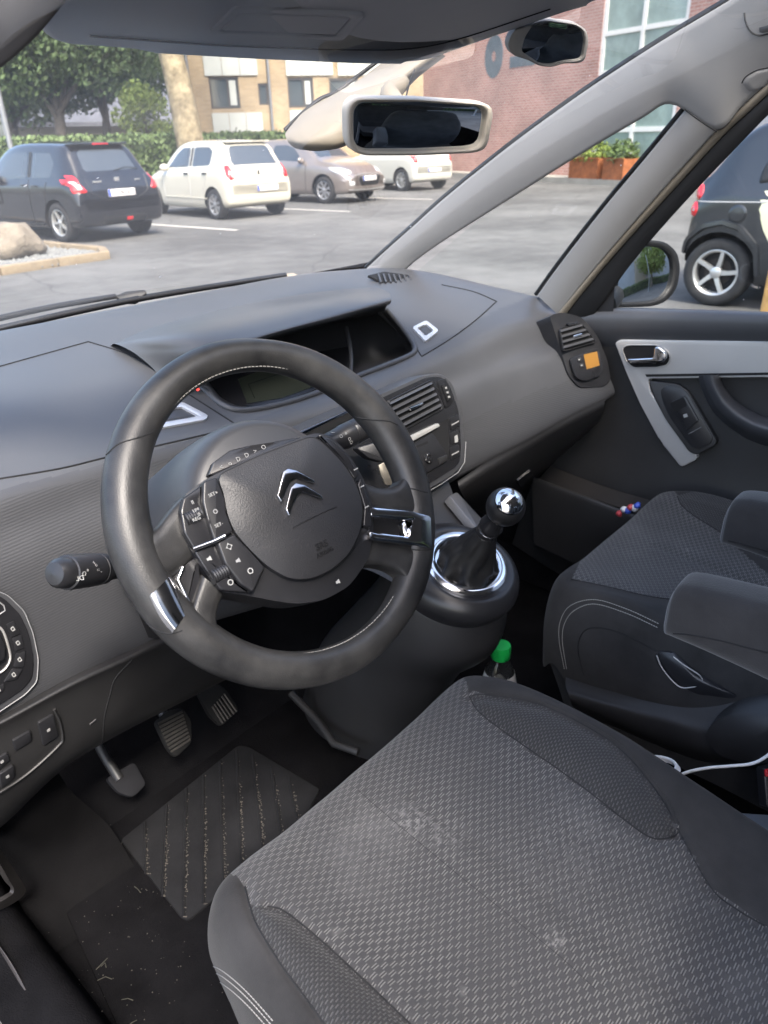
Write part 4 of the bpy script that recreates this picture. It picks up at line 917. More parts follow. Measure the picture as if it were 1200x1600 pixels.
# dark recess with displays
cav = loft('display_recess', [[LIP[k] for k in (1, 3, 4, 5, 6, 7, 8, 9, 10, 11, 12, 13)]]+[[at(x, y, Y=z) for x, y, z in r_] for r_ in (
    [(295, 588, .55), (326, 604, .55), (350, 626, .55), (384, 634, .55), (440, 625, .55), (500, 606, .555), (560, 581, .565), (626, 555, .585), (640, 545, .60), (634, 530, .63), (616, 508, .66), (598, 488, .68)],
    [(310, 575, .64), (330, 592, .64), (356, 612, .645), (390, 616, .65), (440, 606, .66), (500, 586, .665), (560, 562, .67), (618, 540, .67), (630, 532, .67), (624, 520, .68), (606, 504, .69), (584, 485, .69)],
    [(330, 540, .74), (350, 540, .74), (380, 535, .74), (410, 528, .75), (450, 520, .76), (500, 508, .76), (550, 498, .76), (590, 490, .76), (600, 488, .76), (600, 485, .76), (595, 480, .76), (585, 475, .76)])], 70, 24, M_dash, dash)
tube('recess_lip', cr(LIP, 70), .0055, M_dash, dash, 10)
sp_ = pl3(at(346, 630, Y=.565), at(555, 580, Y=.58), at(430, 545, Y=.68))
scr = plate('instrument_display', rnd([(318, 588), (352, 632), (384, 638), (440, 629), (545, 588), (548, 540), (440, 560)], 8), sp_, -.004, .004, M_blkp, dash, .0015)
plate('lcd_area', [(372, 592), (386, 630), (440, 622), (512, 596), (512, 566), (440, 566)], sp_, .0042, .0048, mat('lcd_olive', (.045, .050, .036), .3), scr, 0)
tube('lcd_outline', [sp_.at(398, 622, .0052), sp_.at(388, 600, .0052), sp_.at(440, 583, .0052), sp_.at(500, 570, .0052)], .0006, M_seamk, scr, 5)
plate('warning_light', [(305, 604), (309, 603), (312, 609), (308, 611)], Pl(at(308, 607, Y=.50), (-.5, -.8, .4)), 0, .002, mat('red_led', (.6, .02, .02), .4, emit=(1, .05, .03, .5)), dash, 0)
tube('display_divider', cr([at(541, 512, Y=.64), at(546, 535, Y=.60), at(549, 560, Y=.57), at(548, 584, Y=.545)], 14), .004, M_dash, dash, 8)
# seams and lids
for ln in ([(-30, 753), (90, 733), (165, 715), (270, 691), (372, 667)], [(138, 534), (200, 554), (245, 581), (290, 613), (340, 645), (376, 668)], [(-30, 581), (70, 553), (138, 534)], [(590, 489), (625, 514), (645, 537), (659, 557)], [(659, 557), (700, 532), (740, 503), (776, 471)], [(776, 471), (740, 456), (690, 445)]):
    seam('panel_seam', ln, DB, .0016, M_seamk, dash, 40, -.0002)
for poly, inn in (([(226, 663), (250, 634), (286, 628), (326, 649), (322, 655), (246, 669)], [(238, 661), (255, 640), (284, 635), (312, 650), (250, 661)]), ([(644, 511), (666, 500), (686, 516), (665, 533)], [(652, 512), (666, 506), (678, 516), (665, 525)])):
    cx = sum(p[0] for p in poly)/len(poly); cy = sum(p[1] for p in poly)/len(poly); h = hit(DB, cx, cy); hp = Pl(h[0], h[1])
    f = frame('lid_handle', rnd(poly, 4), rnd(inn, 3), hp, -.004, .004, mat('bright_satin', (.62, .63, .65), .3, metal=.25), dash, 48, .001); dome('handle_insert', rnd(inn, 3), hp, -.004, -.001, .002, M_dash, f, 4, 40)
# demister vent at the base of the screen
h = hit(DB, 615, 436); dv = Pl(h[0], h[1]+V((0, -.3, .1))); f = plate('demister_vent', [(575, 430), (600, 424), (644, 430), (650, 441), (618, 442), (596, 440)], dv, -.002, .004, M_seamk, dash, .001)
for k in range(7): x = 590+k*8; plate('slat', [(x, 427+k*.3), (x+2.5, 427+k*.3), (x+6.5, 440), (x+4, 440)], dv, .004, .010, M_dash, f, 0)
# ------------------------------------------------------------------ centre stack
cs = pl3(at(470, 685, Y=.385), at(692, 584, Y=.39), at(722, 728, Y=.338))
stk = plate('centre_stack', rnd([(400, 720), (462, 676), (560, 632), (668, 584), (692, 583), (708, 598), (722, 640), (727, 700), (724, 728), (714, 738), (660, 770), (560, 812), (420, 870)], 10), cs, -.05, .004, M_dash, dash, .004, 3)
tr = plate('stack_trim', rnd([(448, 700), (470, 680), (560, 639), (668, 589), (690, 588), (703, 601), (717, 642), (721, 700), (718, 724), (708, 732), (660, 762), (560, 805), (430, 860)], 9), cs, .004, .0065, M_blkp, dash, .001)
def vent(name, poly, pl, n, parent, dr, m=M_soft, knob=None, h=0):
    v = frame(name, rnd([(c[0]+(c[0]-sum(p[0] for p in poly)/4)*.07, c[1]+(c[1]-sum(p[1] for p in poly)/4)*.07) for c in poly], 4), rnd(poly, 3), pl, h, h+.003, m, parent, 48, .001)
    plate('vent_back', poly, pl, h+.0002, h+.0006, M_gap, v, 0)
    tl, trr, br, bl = [V(p) for p in poly]
    for k in range(n):
        t0, t1 = (k+.12)/n, (k+.55)/n; q = [tl.lerp(bl, t0), trr.lerp(br, t0), trr.lerp(br, t1), tl.lerp(bl, t1)]
        a = [pl.at(p.x, p.y, h+(.008 if i > 1 else .0025)) for i, p in enumerate(q)]; b = [p-pl.n*.0012 for p in a]
        mk('slat', a+b, [(0, 1, 2, 3), (7, 6, 5, 4), (0, 4, 5, 1), (3, 2, 6, 7), (0, 3, 7, 4), (1, 5, 6, 2)], M_dash, v, None, 0)
    if knob: plate('vent_tab', rnd(knob, 2), pl, h+.003, h+.009, M_chrome, v, .0015)
    return v
vent('air_vent', [(608, 627), (674, 595), (692, 638), (631, 671)], cs, 5, dash, 1, M_soft, [(640, 637), (661, 628), (663, 632), (643, 642)], .0065)
plate('hazard_button', rnd([(597, 630), (601, 629), (611, 645), (606, 648)], 2), cs, .006, .010, mat('hazard_red', (.35, .04, .05), .4), dash, .001)
plate('vent_wheel_panel', rnd([(684, 594), (697, 591), (709, 625), (707, 632), (697, 638)], 4), cs, .0065, .009, M_soft, dash, .001)
w_ = plate('vent_wheel', rnd([(690, 602), (696, 600), (705, 624), (700, 628)], 2), cs, .009, .013, M_seamk, dash, .001)
for k in range(3): plate('mark', [(695+k*2.4, 605+k*7), (698+k*2.4, 604+k*7), (699+k*2.4, 607+k*7), (696+k*2.4, 608+k*7)], cs, .0132, .0136, M_icon, w_, 0)
plate('stack_slot', [(468, 679), (552, 640), (558, 648), (478, 690)], cs, .0067, .0075, M_gap, dash, 0)
plate('stack_rail', rnd([(440, 694), (462, 681), (555, 640), (560, 634), (470, 674)], 2), cs, .0066, .009, mat('blue_grey_gloss', (.06, .075, .11), .3), dash, .001)
plate('recess_shelf', rnd([(628, 694), (700, 654), (702, 715), (660, 748), (635, 750)], 3), cs, .0066, .0070, M_gap, dash, 0)
rad = plate('radio', rnd([(636, 700), (676, 676), (698, 708), (692, 724), (662, 742), (640, 748)], 3), cs, .007, .0105, M_soft, dash, .001)
plate('shelf_lip', rnd([(636, 684), (685, 661), (688, 666), (640, 692)], 2), cs, .007, .013, M_satin, dash, .001)
k_ = cs.at(669, 716, .0105); Mk = cs.mat(k_)
lathe('dial', [(.0098, 0), (.0098, .003), (.0086, .0045), (.0055, .0045), (.005, .003), (.004, .0055), (.0001, .0058)], Mk, M_blkp, rad, 28)
for a in range(4): p = cs.at(669, 716, .0152)+cs.u*.007*math.cos(a*1.571)+cs.v*.007*math.sin(a*1.571); plate('mark', [(-.001, -.001), (.001, -.001), (.001, .001), (-.001, .001)], Pl(p, cs.n, cs.u), 0, .0004, M_icon, rad, 0, 1, False)
plate('cd_slot', [(644, 700), (668, 689), (669, 692), (645, 703)], cs, .0105, .0108, M_gap, rad, 0)
plate('radio_button', rnd([(652, 715), (657, 713), (658, 722), (653, 724)], 1), cs, .0105, .0118, M_blkp, rad, .0005); plate('radio_button', rnd([(656, 728), (662, 725), (664, 730), (659, 733)], 1), cs, .0105, .0118, M_blkp, rad, .0005)
plate('radio_foot', rnd([(686, 716), (699, 710), (700, 719), (688, 726)], 1), cs, .007, .014, M_low, dash, .001)
for i, (a, b) in enumerate(((650, 672), (674, 694), (697, 719))):
    bt = plate('stack_button', rnd([(703, a-5+8), (717, a-11+8), (720, b-8), (706, b)], 2), cs, .0066, .009, M_soft, dash, .0008)
    plate('button_mark', [(706, (a+b)/2+2), (717, (a+b)/2-4), (717, (a+b)/2-2), (706, (a+b)/2+4)] if i != 1 else rnd([(710, 682), (715, 679), (716, 690), (711, 692)], 1), cs, .0092, .0095, M_icon if i == 1 else M_satin, bt, 0)
tube('stack_trim_edge', [cs.at(*p, .006) for p in ((655, 776), (690, 756), (716, 738), (726, 722), (728, 690))], .0009, M_icond, dash, 6)
plate('console_brace', rnd([(702, 774), (714, 768), (764, 822), (752, 834)], 3), pl3(at(708, 772, Y=.33), at(758, 826, Y=.25), at(740, 780, Y=.33)), -.012, .004, mat('dull_silver', (.20, .20, .205), .4, metal=.4), dash, .003)
# ------------------------------------------------------------------ passenger side vent pod
h = hit(DFULL, 905, 556) or hit(DFULL, 890, 556); rv = Pl(h[0]+h[1]*.008, h[1].lerp(V((-.3, -.9, .25)), .5), (1, -.3, 0))
pod = dome('side_vent_pod', rnd([(858, 492), (880, 488), (908, 495), (934, 525), (949, 562), (955, 594), (944, 604), (905, 606), (888, 586), (874, 540)], 8), rv, -.05, .0, .006, M_soft, dash, 5, 60)
vent('air_vent', [(876, 514), (908, 505), (931, 534), (882, 548)], rv, 4, dash, 1, M_soft, [(896, 524), (910, 520), (911, 524), (897, 528)], .008)
plate('vent_flap', rnd([(886, 505), (902, 502), (908, 506), (890, 510)], 2), rv, .006, .011, M_blkp, dash, .001)
cl = plate('climate_panel', rnd([(890, 560), (934, 544), (943, 570), (940, 586), (914, 596), (900, 590)], 6), rv, .006, .0095, M_blkp, dash, .001)
plate('climate_display', rnd([(912, 554), (933, 549), (937, 571), (917, 577)], 1), rv, .0096, .0102, M_led, cl, 0)
for p in ((905, 562), (909, 571)): plate('climate_button', rnd([(p[0]-3, p[1]-3), (p[0]+3, p[1]-4), (p[0]+4, p[1]+2), (p[0]-2, p[1]+3)], 1), rv, .0096, .0112, M_soft, cl, .0005); plate('mark', [(p[0]-1.2, p[1]-1), (p[0]+1.2, p[1]-1.5), (p[0]+1.2, p[1]+.8), (p[0]-1.2, p[1]+1)], rv, .0114, .0117, M_icon, cl, 0)
# glovebox below
gl = [[(715, 752, .335), (760, 722, .315), (820, 690, .29), (880, 655, .265), (945, 622, .24)], [(720, 768, .33), (768, 738, .31), (826, 704, .29), (886, 668, .262), (944, 636, .238)], [(735, 790, .36), (790, 760, .34), (850, 720, .32), (900, 685, .29), (938, 655, .262)], [(760, 806, .46), (815, 770, .44), (866, 726, .41), (905, 690, .38), (930, 665, .35)]]
gb = loft('glovebox', [[at(x, y, Y=z) for x, y, z in r_] for r_ in gl], 40, 24, M_low, dash)
plate('glovebox_latch', rnd([(808, 752), (830, 735), (834, 741), (814, 762)], 2), pl3(at(808, 745, Y=.33), at(834, 728, Y=.318), at(820, 760, Y=.36)), -.004, .005, M_soft, dash, .001)
# driver knee panel with lip, switches
kn = [[(-60, 1145, .405), (0, 1116, .405), (110, 1058, .40), (190, 1022, .40), (255, 992, .40), (330, 962, .40)], [(-60, 1160, .385), (0, 1130, .385), (112, 1070, .382), (195, 1032, .385), (258, 1004, .39), (335, 975, .395)], [(-60, 1180, .39), (0, 1150, .39), (114, 1088, .39), (200, 1048, .395), (262, 1022, .41), (345, 990, .42)], [(-60, 1270, .40), (0, 1240, .40), (95, 1180, .405), (190, 1120, .415), (265, 1070, .43), (360, 1020, .45)], [(-60, 1318, .44), (0, 1290, .44), (92, 1206, .44), (175, 1152, .45), (306, 1084, .47), (400, 1035, .48)], [(-60, 1318, .52), (0, 1290, .52), (92, 1206, .52), (175, 1152, .53), (306, 1084, .55), (400, 1035, .55)]]
kp = loft('knee_panel', [[at(x, y, Y=z) for x, y, z in r_] for r_ in kn], 50, 50, M_low, dash); KB = bvh(kp)
seam('panel_seam', [(205, 1032), (180, 1060), (172, 1085), (163, 1120), (160, 1160)], KB, .0012, M_seamk, dash, 24)
seam('panel_edge', [(-20, 1250), (40, 1210), (90, 1165), (97, 1150), (92, 1125), (84, 1108)], KB, .0022, M_low, dash, 30, .001)
tube('release_catch', [at(140, 1132, Y=.402), at(150, 1124, Y=.402)], .002, M_soft, dash, 8)
for poly, ic in (([(-10, 1190), (12, 1176), (16, 1188), (-4, 1205)], 'f'), ([(20, 1158), (48, 1142), (50, 1158), (24, 1174)], ''), ([(60, 1130), (84, 1116), (92, 1150), (68, 1166)], 'o'), ([(0, 1210), (22, 1196), (24, 1214), (2, 1232)], 'p')):
    cx = sum(p[0] for p in poly)/4; cy = sum(p[1] for p in poly)/4; h = hit(KB, cx, cy)
    if h is None: continue
    hp = Pl(h[0], h[1]); s = plate('dash_switch', rnd(poly, 3), hp, -.004, .0035, M_soft, dash, .001)
    if ic: plate('switch_icon', rnd([(cx-3, cy+1), (cx+2, cy-3), (cx+3, cy+1), (cx-2, cy+4)], 1), hp, .0036, .004, M_icon, s, 0)
# driver climate panel at the left edge of the fascia
h = hit(DB, 20, 1020); lp_ = Pl(h[0], h[1]); out = [(-60, 915), (-20, 918), (12, 930), (38, 955), (52, 990), (60, 1030), (58, 1065), (40, 1085), (-20, 1125), (-60, 1140)]
plate('climate_surround', rnd(out, 8), lp_, -.01, .003, M_dash, dash, .002)
cp_ = plate('driver_climate_panel', rnd([(-60, 922), (-15, 925), (8, 936), (32, 960), (46, 992), (53, 1030), (51, 1060), (36, 1078), (-20, 1115), (-60, 1130)], 8), lp_, .003, .005, M_blkp, dash, .001)
tube('panel_ring', [lp_.at(*p, .003) for p in rnd(out, 8)], .0008, M_icond, dash, 6, True)
tube('chrome_arc', [lp_.at(*p, .006) for p in cr([V(p) for p in ((-10, 975), (4, 985), (13, 1010), (16, 1030), (8, 1045), (-8, 1056))], 20)], .0016, M_satin, cp_, 6)
for poly in ([(10, 976), (22, 970), (32, 990), (18, 996)], [(19, 998), (33, 992), (38, 1012), (24, 1018)], [(25, 1022), (40, 1018), (38, 1042), (22, 1042)], [(20, 1045), (36, 1046), (26, 1062), (6, 1066)], [(-12, 1078), (6, 1068), (8, 1078), (-10, 1090)]):
    cx = sum(p[0] for p in poly)/4; cy = sum(p[1] for p in poly)/4; b_ = plate('climate_button', rnd(poly, 2), lp_, .005, .0068, M_soft, cp_, .0006)
    frame('button_icon', rnd([(cx-4.5, cy-1), (cx, cy-5), (cx+4, cy+1), (cx-1, cy+4)], 1), rnd([(cx-2.5, cy-.5), (cx, cy-3), (cx+2, cy+.5), (cx-1, cy+2)], 1), lp_, .0069, .0073, M_icon, b_, 16)
plate('climate_dial', rnd([(-20, 985), (-2, 990), (8, 1010), (8, 1030), (-20, 1045)], 5), lp_, .005, .012, M_soft, cp_, .001)
tube('climate_display_edge', [lp_.at(*p, .0055) for p in ((-5, 938), (6, 946), (8, 954), (-4, 962))], .0009, M_icond, cp_, 5)
# ------------------------------------------------------------------ steering wheel and column
WC = V((-.408, .113, 1.097)); _t, _tw = R(33.66), R(-6.64)
wn = V((math.sin(_tw)*math.cos(_t), -math.cos(_tw)*math.cos(_t), math.sin(_t))); wp = Pl(WC, wn, (1, 0, 0))
col_ = thing('steering_column', tuple(WC-wn*.12), 'grey steering column shroud with black stalks behind the steering wheel', 'steering column')
Mw = wp.mat(WC)
lathe('shroud', [(.085, -.020), (.094, -.026), (.101, -.045), (.105, -.08), (.108, -.13), (.108, -.30)], Matrix.Translation(wp.v*.012) @ Mw, mat('column_plastic', (.036, .037, .041), .42, bump=.2, bscale=900), col_, 60)
patch('opening_shade', [(192, 905), (232, 1000), (300, 985), (420, 965), (560, 890), (570, 800), (470, 790), (330, 800), (240, 830)], DFULL, .004, .006, M_gap, col_, 6, 50)  # near-black patch on the dash surface, painting the shade of an opening
ip = Pl(WC-wn*.012, wn, (1, 0, 0))
ind = plate('indicator_strip', rnd([(326, 742), (334, 722), (360, 703), (392, 696), (425, 691), (470, 682), (470, 700), (427, 704), (340, 742)], 3), ip, -.02, .002, M_blkp, col_, .0015)
for k, s in enumerate(('<', 'o', 'D', 'D', '>', 'O')): px, py = 346+k*13.2, 730-k*6.2; text('indicator_icon', s, ip.mat(ip.at(px, py, .0026), .0), .007, .0002, M_icond, ind)
def stalk(name, pts, rad, marks):
    s = tube(name, cr(pts, 24), rad, M_soft, col_, 24); return s
a, b = at(205, 884, Y=.245), at(90, 896, Y=.205); d = (b-a).normalized(); LL = (b-a).length
def stalk_prof(name, a, b, prof):
    d = (b-a); L = d.length; q = d.normalized().to_track_quat('Z', 'Y').to_matrix().to_4x4(); return lathe(name, [(r_, t*L) for t, r_ in prof], Matrix.Translation(a) @ q, M_soft, col_, 32)
st = stalk_prof('indicator_stalk', a, b, [(0, .0115), (.25, .0125), (.42, .014), (.43, .0165), (.50, .0168), (.505, .0155), (.515, .0168), (.62, .0175), (.86, .0178), (.90, .0172), (.905, .0155), (.93, .0155), (1.0, .0145), (1.04, .011), (1.06, .0001)])
for k, (px, py, s) in enumerate(((131, 896, 'O'), (136, 889, '*'), (124, 903, 'DD'), (150, 884, 'o'), (153, 890, '='), (158, 894, '-'), (146, 879, '+'))):
    n_ = (CAMP-a).normalized(); sp = Pl(at(px, py, Y=.20)+n_*.0, n_, (1, 0, -.1)); hh = bvh(st); q = hit(hh, px, py)
    if q: text('stalk_mark', s, Pl(q[0]+q[1]*.0006, q[1], (-.8, -.1, .2)).mat(q[0]+q[1]*.0006), .0065, .0002, M_icond if k > 2 else M_icon, st)
a, b = at(512, 695, Y=.24), at(600, 652, Y=.235)
st2 = stalk_prof('wiper_stalk', a, b, [(0, .015), (.25, .0165), (.27, .0175), (.40, .0175), (.41, .0165), (.43, .0175), (.9, .0165), (1.0, .015), (1.05, .001)])
hh = bvh(st2)
for k, (px, py, s) in enumerate(((519, 676, '('), (533, 682, 'O'), (540, 677, 'o'), (546, 686, 'D'), (549, 691, 'D'), (558, 666, '+'))):
    q = hit(hh, px, py)
    if q: text('stalk_mark', s, Pl(q[0], q[1], (.8, .2, .3)).mat(q[0]+q[1]*.0006), .0065, .0002, M_icon, st2)
# ignition area and silver key seen between spoke and hub
pk = Pl(at(600, 735, Y=.30), (-.4, -.8, .4)); plate('ignition_cover', rnd([(556, 700), (590, 690), (604, 712), (600, 722), (576, 716)], 5), pk, -.02, .004, M_soft, col_, .003)
plate('key_blade', rnd([(591, 727), (601, 722), (614, 752), (612, 758), (603, 758), (595, 742)], 2), pk, .004, .008, mat('key_brass', (.20, .18, .15), .4, metal=.7), col_, .001)

sw = thing('steering_wheel', tuple(WC), 'black leather steering wheel with fixed hub, chrome chevron badge and chrome spoke inserts', 'steering wheel')
N = 120; RM = .1755; vs, fs, uv = [], [], []; SG = 22
for i in range(N):
    an = 2*math.pi*i/N; c, s = math.cos(an), math.sin(an); rr = .0178+.0038*max(0, abs(c)-.35)/.65+.0008*noise.noise(V((c*2, s*2, 0)))
    for k in range(SG):
        b_ = 2*math.pi*k/SG; ra = RM+(rr+.0008)*math.cos(b_)-(.003*abs(c)); vs.append(wp.loc(ra*c, ra*s, rr*.98*math.sin(b_)-.004))
for i in range(N):
    for k in range(SG): j, l = (i+1) % N, (k+1) % SG; fs.append((i*SG+k, j*SG+k, j*SG+l, i*SG+l))
rim = mk('rim', vs, fs, M_leather, sw, None, 180); RB = bvh(rim)
for ln in ([(166, 711), (185, 694), (212, 685), (238, 676)], [(556, 652), (580, 656), (606, 658), (622, 664)], [(222, 968), (245, 985), (268, 990), (285, 985)], [(580, 760), (610, 762), (640, 763), (668, 770)], [(640, 858), (660, 860), (676, 858)]): seam('rim_seam', ln, RB, .0008, M_seamk, rim, 20)
pc = [wp.loc((RM-.0175)*math.cos(2*math.pi*i/200), (RM-.0175)*math.sin(2*math.pi*i/200), .0045) for i in range(-22, 150)]
dashes('rim_stitching', pc, M_stitch, rim, .0046, .0030, .00055)
pc = [wp.loc((RM-.0175)*math.cos(2*math.pi*i/200), (RM-.0175)*math.sin(2*math.pi*i/200), .0045) for i in range(128, 178)]
dashes('rim_stitching', pc, M_stitch, rim, .0046, .0030, .00055)
# spokes
def arm_loft(name, A, B, h, m, bul=.004, drop=.02):
    rows = []
    for a_, b_, hh_ in zip(A, B, h):
        a_, b_ = V(a_), V(b_); q = lambda t, z: wp.at(a_.lerp(b_, t).x, a_.lerp(b_, t).y, z)
        rows.append([q(0, hh_)-wn*drop, q(0, hh_-.003), q(.14, hh_+bul*.6), q(.35, hh_+bul), q(.65, hh_+bul), q(.86, hh_+bul*.6), q(1, hh_-.003), q(1, hh_)-wn*drop])
    return loft(name, rows, 30, 24, m, sw, smooth=70)
arm_loft('spoke', [(290, 772), (268, 796), (248, 822), (232, 838), (206, 862)], [(306, 866), (290, 884), (270, 902), (244, 924), (224, 930)], (.006, .006, .007, .008, .002), M_leather)
arm_loft('spoke_chrome', [(231, 934), (240, 951), (252, 970), (268, 990)], [(265, 901), (274, 918), (284, 938), (293, 956)], (.013, .0135, .0135, .013), M_chrome, .0055, .014)
plate('spoke_insert', rnd([(262, 905), (290, 880), (310, 868), (314, 905), (306, 940), (290, 956)], 4), wp, -.015, .004, M_blkp, sw, .002, 3)
tube('spoke_insert_edge', [wp.at(*p, .006) for p in ((286, 886), (278, 905), (288, 925), (296, 944))], .002, M_chrome, sw, 8)
arm_loft('spoke', [(314, 898), (305, 925), (296, 953), (284, 978), (270, 992)], [(350, 926), (340, 950), (338, 972), (346, 996), (362, 1018)], (.006, .006, .007, .007, .0), M_leather)
arm_loft('spoke', [(560, 752), (590, 762), (612, 761), (628, 748), (640, 722)], [(582, 797), (606, 800), (632, 802), (656, 805), (676, 806)], (.006, .006, .007, .008, .004), M_leather)
arm_loft('spoke', [(580, 842), (606, 846), (632, 850), (656, 854), (676, 856)], [(566, 884), (594, 884), (618, 892), (632, 908), (634, 940)], (.005, .005, .006, .007, .003), M_leather)
frame('spoke_chrome', rnd([(578, 793), (642, 799), (673, 807), (675, 857), (641, 851), (578, 843)], 3), rnd([(576, 806), (634, 813), (646, 812), (640, 840), (630, 838), (576, 831)], 3), wp, -.012, .0185, M_chrome, sw, 64, .0015)
plate('spoke_void', [(576, 804), (648, 810), (642, 842), (576, 834)], wp, -.014, .002, M_gap, sw, 0)
plate('spoke_clip', rnd([(621, 820), (633, 815), (642, 838), (630, 840)], 2), wp, -.010, .010, M_chrome, sw, .001)
# hub
HO = rnd([(322, 748), (286, 775), (280, 797), (286, 836), (300, 863), (325, 898), (344, 925), (380, 929), (430, 939), (464, 944), (506, 938), (546, 916), (576, 874), (584, 830), (582, 784), (565, 742), (545, 709), (517, 681), (494, 675), (407, 708)], 12)
hub = dome('hub', HO, wp, -.03, .012, .022, M_soft, sw, 6, 72)
PADP = rnd([(339, 744), (407, 712), (490, 681), (512, 699), (537, 725), (557, 757), (567, 792), (563, 830), (545, 866), (517, 891), (484, 905), (451, 904), (418, 885), (388, 856), (366, 830), (355, 803), (350, 770)], 14)
pad = dome('airbag_pad', PADP, wp, .010, .026, .036, M_pad, hub, 12, 90, 2.6); PB_ = bvh(pad)
tube('pad_gap', [wp.at(p[0], p[1], .0225) for p in resamp(PADP, 90)], .0013, M_seamk, hub, 6, True)
for poly in ([(434, 774), (443, 737), (450, 732), (463, 735), (491, 750), (492, 755), (464, 746), (456, 749), (449, 762), (440, 784)], [(447, 795), (455, 762), (462, 755), (476, 758), (503, 774), (505, 780), (473, 768), (466, 771), (459, 785), (452, 806)]):
    h = hit(PB_, 468, 765); plate('chevron_badge', poly, Pl(h[0], h[1], (1, 0, 0)), -.001, .0035, mat('badge_chrome', (.42, .42, .44), .16, metal=1), hub, .0006, 2)
h = hit(PB_, 505, 850); tpn = Pl(h[0], h[1], (1, 0, 0))
text('lettering', 'SRS', tpn.mat(tpn.at(503, 852, .0006)), .0105, .0007, M_seamk, hub); text('lettering', 'AIRBAG', tpn.mat(tpn.at(508, 863, .0006)), .0066, .0005, M_seamk, hub)
seam('pad_crease', [(458, 825), (482, 812), (505, 801), (526, 792)], PB_, .0007, M_seamk, hub, 16)
def hb(name, poly, h0, h1, m=M_blkp, r_=4, bev=.002): return plate(name, rnd(poly, r_), wp, h0, h1, m, hub, bev, 3)
hb('button_strip', [(318, 752), (339, 745), (349, 772), (354, 803), (365, 831), (336, 845), (326, 816), (317, 782)], .012, .0265, M_soft)
hb('button_strip', [(287, 777), (316, 757), (315, 785), (324, 816), (333, 846), (303, 857), (288, 832), (282, 798)], .012, .020)
hb('button_strip', [(340, 848), (366, 834), (388, 859), (414, 886), (396, 925), (376, 912), (352, 880)], .012, .0255, M_soft)
hb('button_strip', [(304, 861), (337, 850), (350, 882), (374, 914), (392, 926), (346, 922), (326, 896)], .012, .019)
hb('button_strip', [(497, 679), (517, 685), (545, 712), (562, 742), (555, 749), (537, 721), (512, 696)], .012, .0245, M_blkp)
hb('button_strip', [(564, 746), (580, 784), (582, 824), (568, 822), (570, 792), (559, 756)], .012, .0235, M_blkp)
tube('chrome_strip', [wp.at(302, 858, .022), wp.at(334, 846, .025), wp.at(352, 837, .028)], .0022, M_chrome, hub, 8)
for c, rr, dx in (((300, 808), .0078, .009), ((343, 896), .0078, .0095)):
    o_ = wp.at(c[0], c[1], .016); ax = wp.u; q = ax.to_track_quat('Z', 'Y').to_matrix().to_4x4()
    if rr: lathe('scroll_wheel', [(.001, -dx), (rr, -dx)]+[(rr-(.0008 if k % 2 else 0), -dx+2*dx*k/14) for k in range(1, 14)]+[(rr, dx), (.001, dx)], Matrix.Translation(o_) @ q, M_soft, hub, 24)
for s, px, py, z, hh_, m in (('SET+', 333, 772, .0048, .0268, M_icon), ('SET-', 342, 820, .0048, .0268, M_icon), ('II', 301, 785, .0055, .0203, M_icon), ('LIM', 306, 797, .0045, .0262, M_icon), ('0', 311, 804, .0045, .0262, M_icon), ('REG', 307, 811, .0048, .0262, M_icon), ('o', 336, 798, .010, .0268, M_icond)):
    text('button_lettering', s, wp.mat(wp.at(px, py, hh_)), z, .00025, m, hub)
for px, py, k in ((358, 854, 0), (372, 876, 1), (391, 892, 2), (360, 910, 3), (327, 873, 4), (528, 909, 5), (556, 733, 6), (573, 792, 6), (566, 760, 6)):
    hh_ = .0262 if k in (0, 1, 2) else .0197 if k in (3, 4) else .0250
    c = wp.at(px, py, hh_); pl_ = Pl(c, wn, (1, 0, 0))
    if k in (0, 2, 3): frame('button_icon', [(.0031*math.cos(i*.5236)*(1.25 if k == 0 and i % 3 == 0 else .8 if k == 0 else 1), .0031*math.sin(i*.5236)*(1.25 if k == 0 and i % 3 == 0 else .8 if k == 0 else 1)) for i in range(12)], [(.0021*math.cos(i*.5236), .0021*math.sin(i*.5236)) for i in range(12)], pl_, 0, .0004, M_icon, hub, 24, 0, False)
    elif k == 6: plate('button_icon', [(-.003, -.0008), (.003, -.0004), (.003, .0008), (-.003, .0006)], pl_, 0, .0004, M_icon, hub, 0, 1, False)
    else: plate('button_icon', [(-.0026, -.0013), (-.0007, -.0013), (.002, -.0023), (.002, .0023), (-.0007, .0013), (-.0026, .0013)], pl_, 0, .0004, M_icon if k != 1 else M_icond, hub, 0, 1, False)
# ------------------------------------------------------------------ gear console, lever, bottle
gc = thing('gear_console', (.02, .22, .4), 'dark floor console pod with chrome ring around the gear lever', 'console')
GT = V((.035, .188, .79)); gn = V((-.10, -.34, .93)).normalized(); gp_ = Pl(GT, gn, (1, 0, 0))
def ring(c, n, u, a, b, k=40, ex=2.0):
    n = V(n).normalized(); u = (V(u)-n*V(u).dot(n)).normalized(); v = n.cross(u); o = []
    for i in range(k):
        t = 2*math.pi*i/k; ct, s_ = math.cos(t), math.sin(t); o.append(V(c)+u*a*math.copysign(abs(ct)**(2/ex), ct)+v*b*math.copysign(abs(s_)**(2/ex), s_))
    return o
up_ = V((0, 0, 1))
loft('pod_body', [ring(GT+gn*-.004, gn, (1, 0, 0), .071, .073), ring(GT-gn*.001, gn, (1, 0, 0), .083, .087), ring(GT-gn*.012+V((0, .006, 0)), gn, (1, 0, 0), .100, .106), ring(GT-gn*.03+V((0, .012, 0)), gn, (1, 0, 0), .107, .116), ring(GT-gn*.05+V((0, .02, 0)), gn, (1, 0, 0), .104, .114)], 60, 24, M_soft, gc, closed=True)
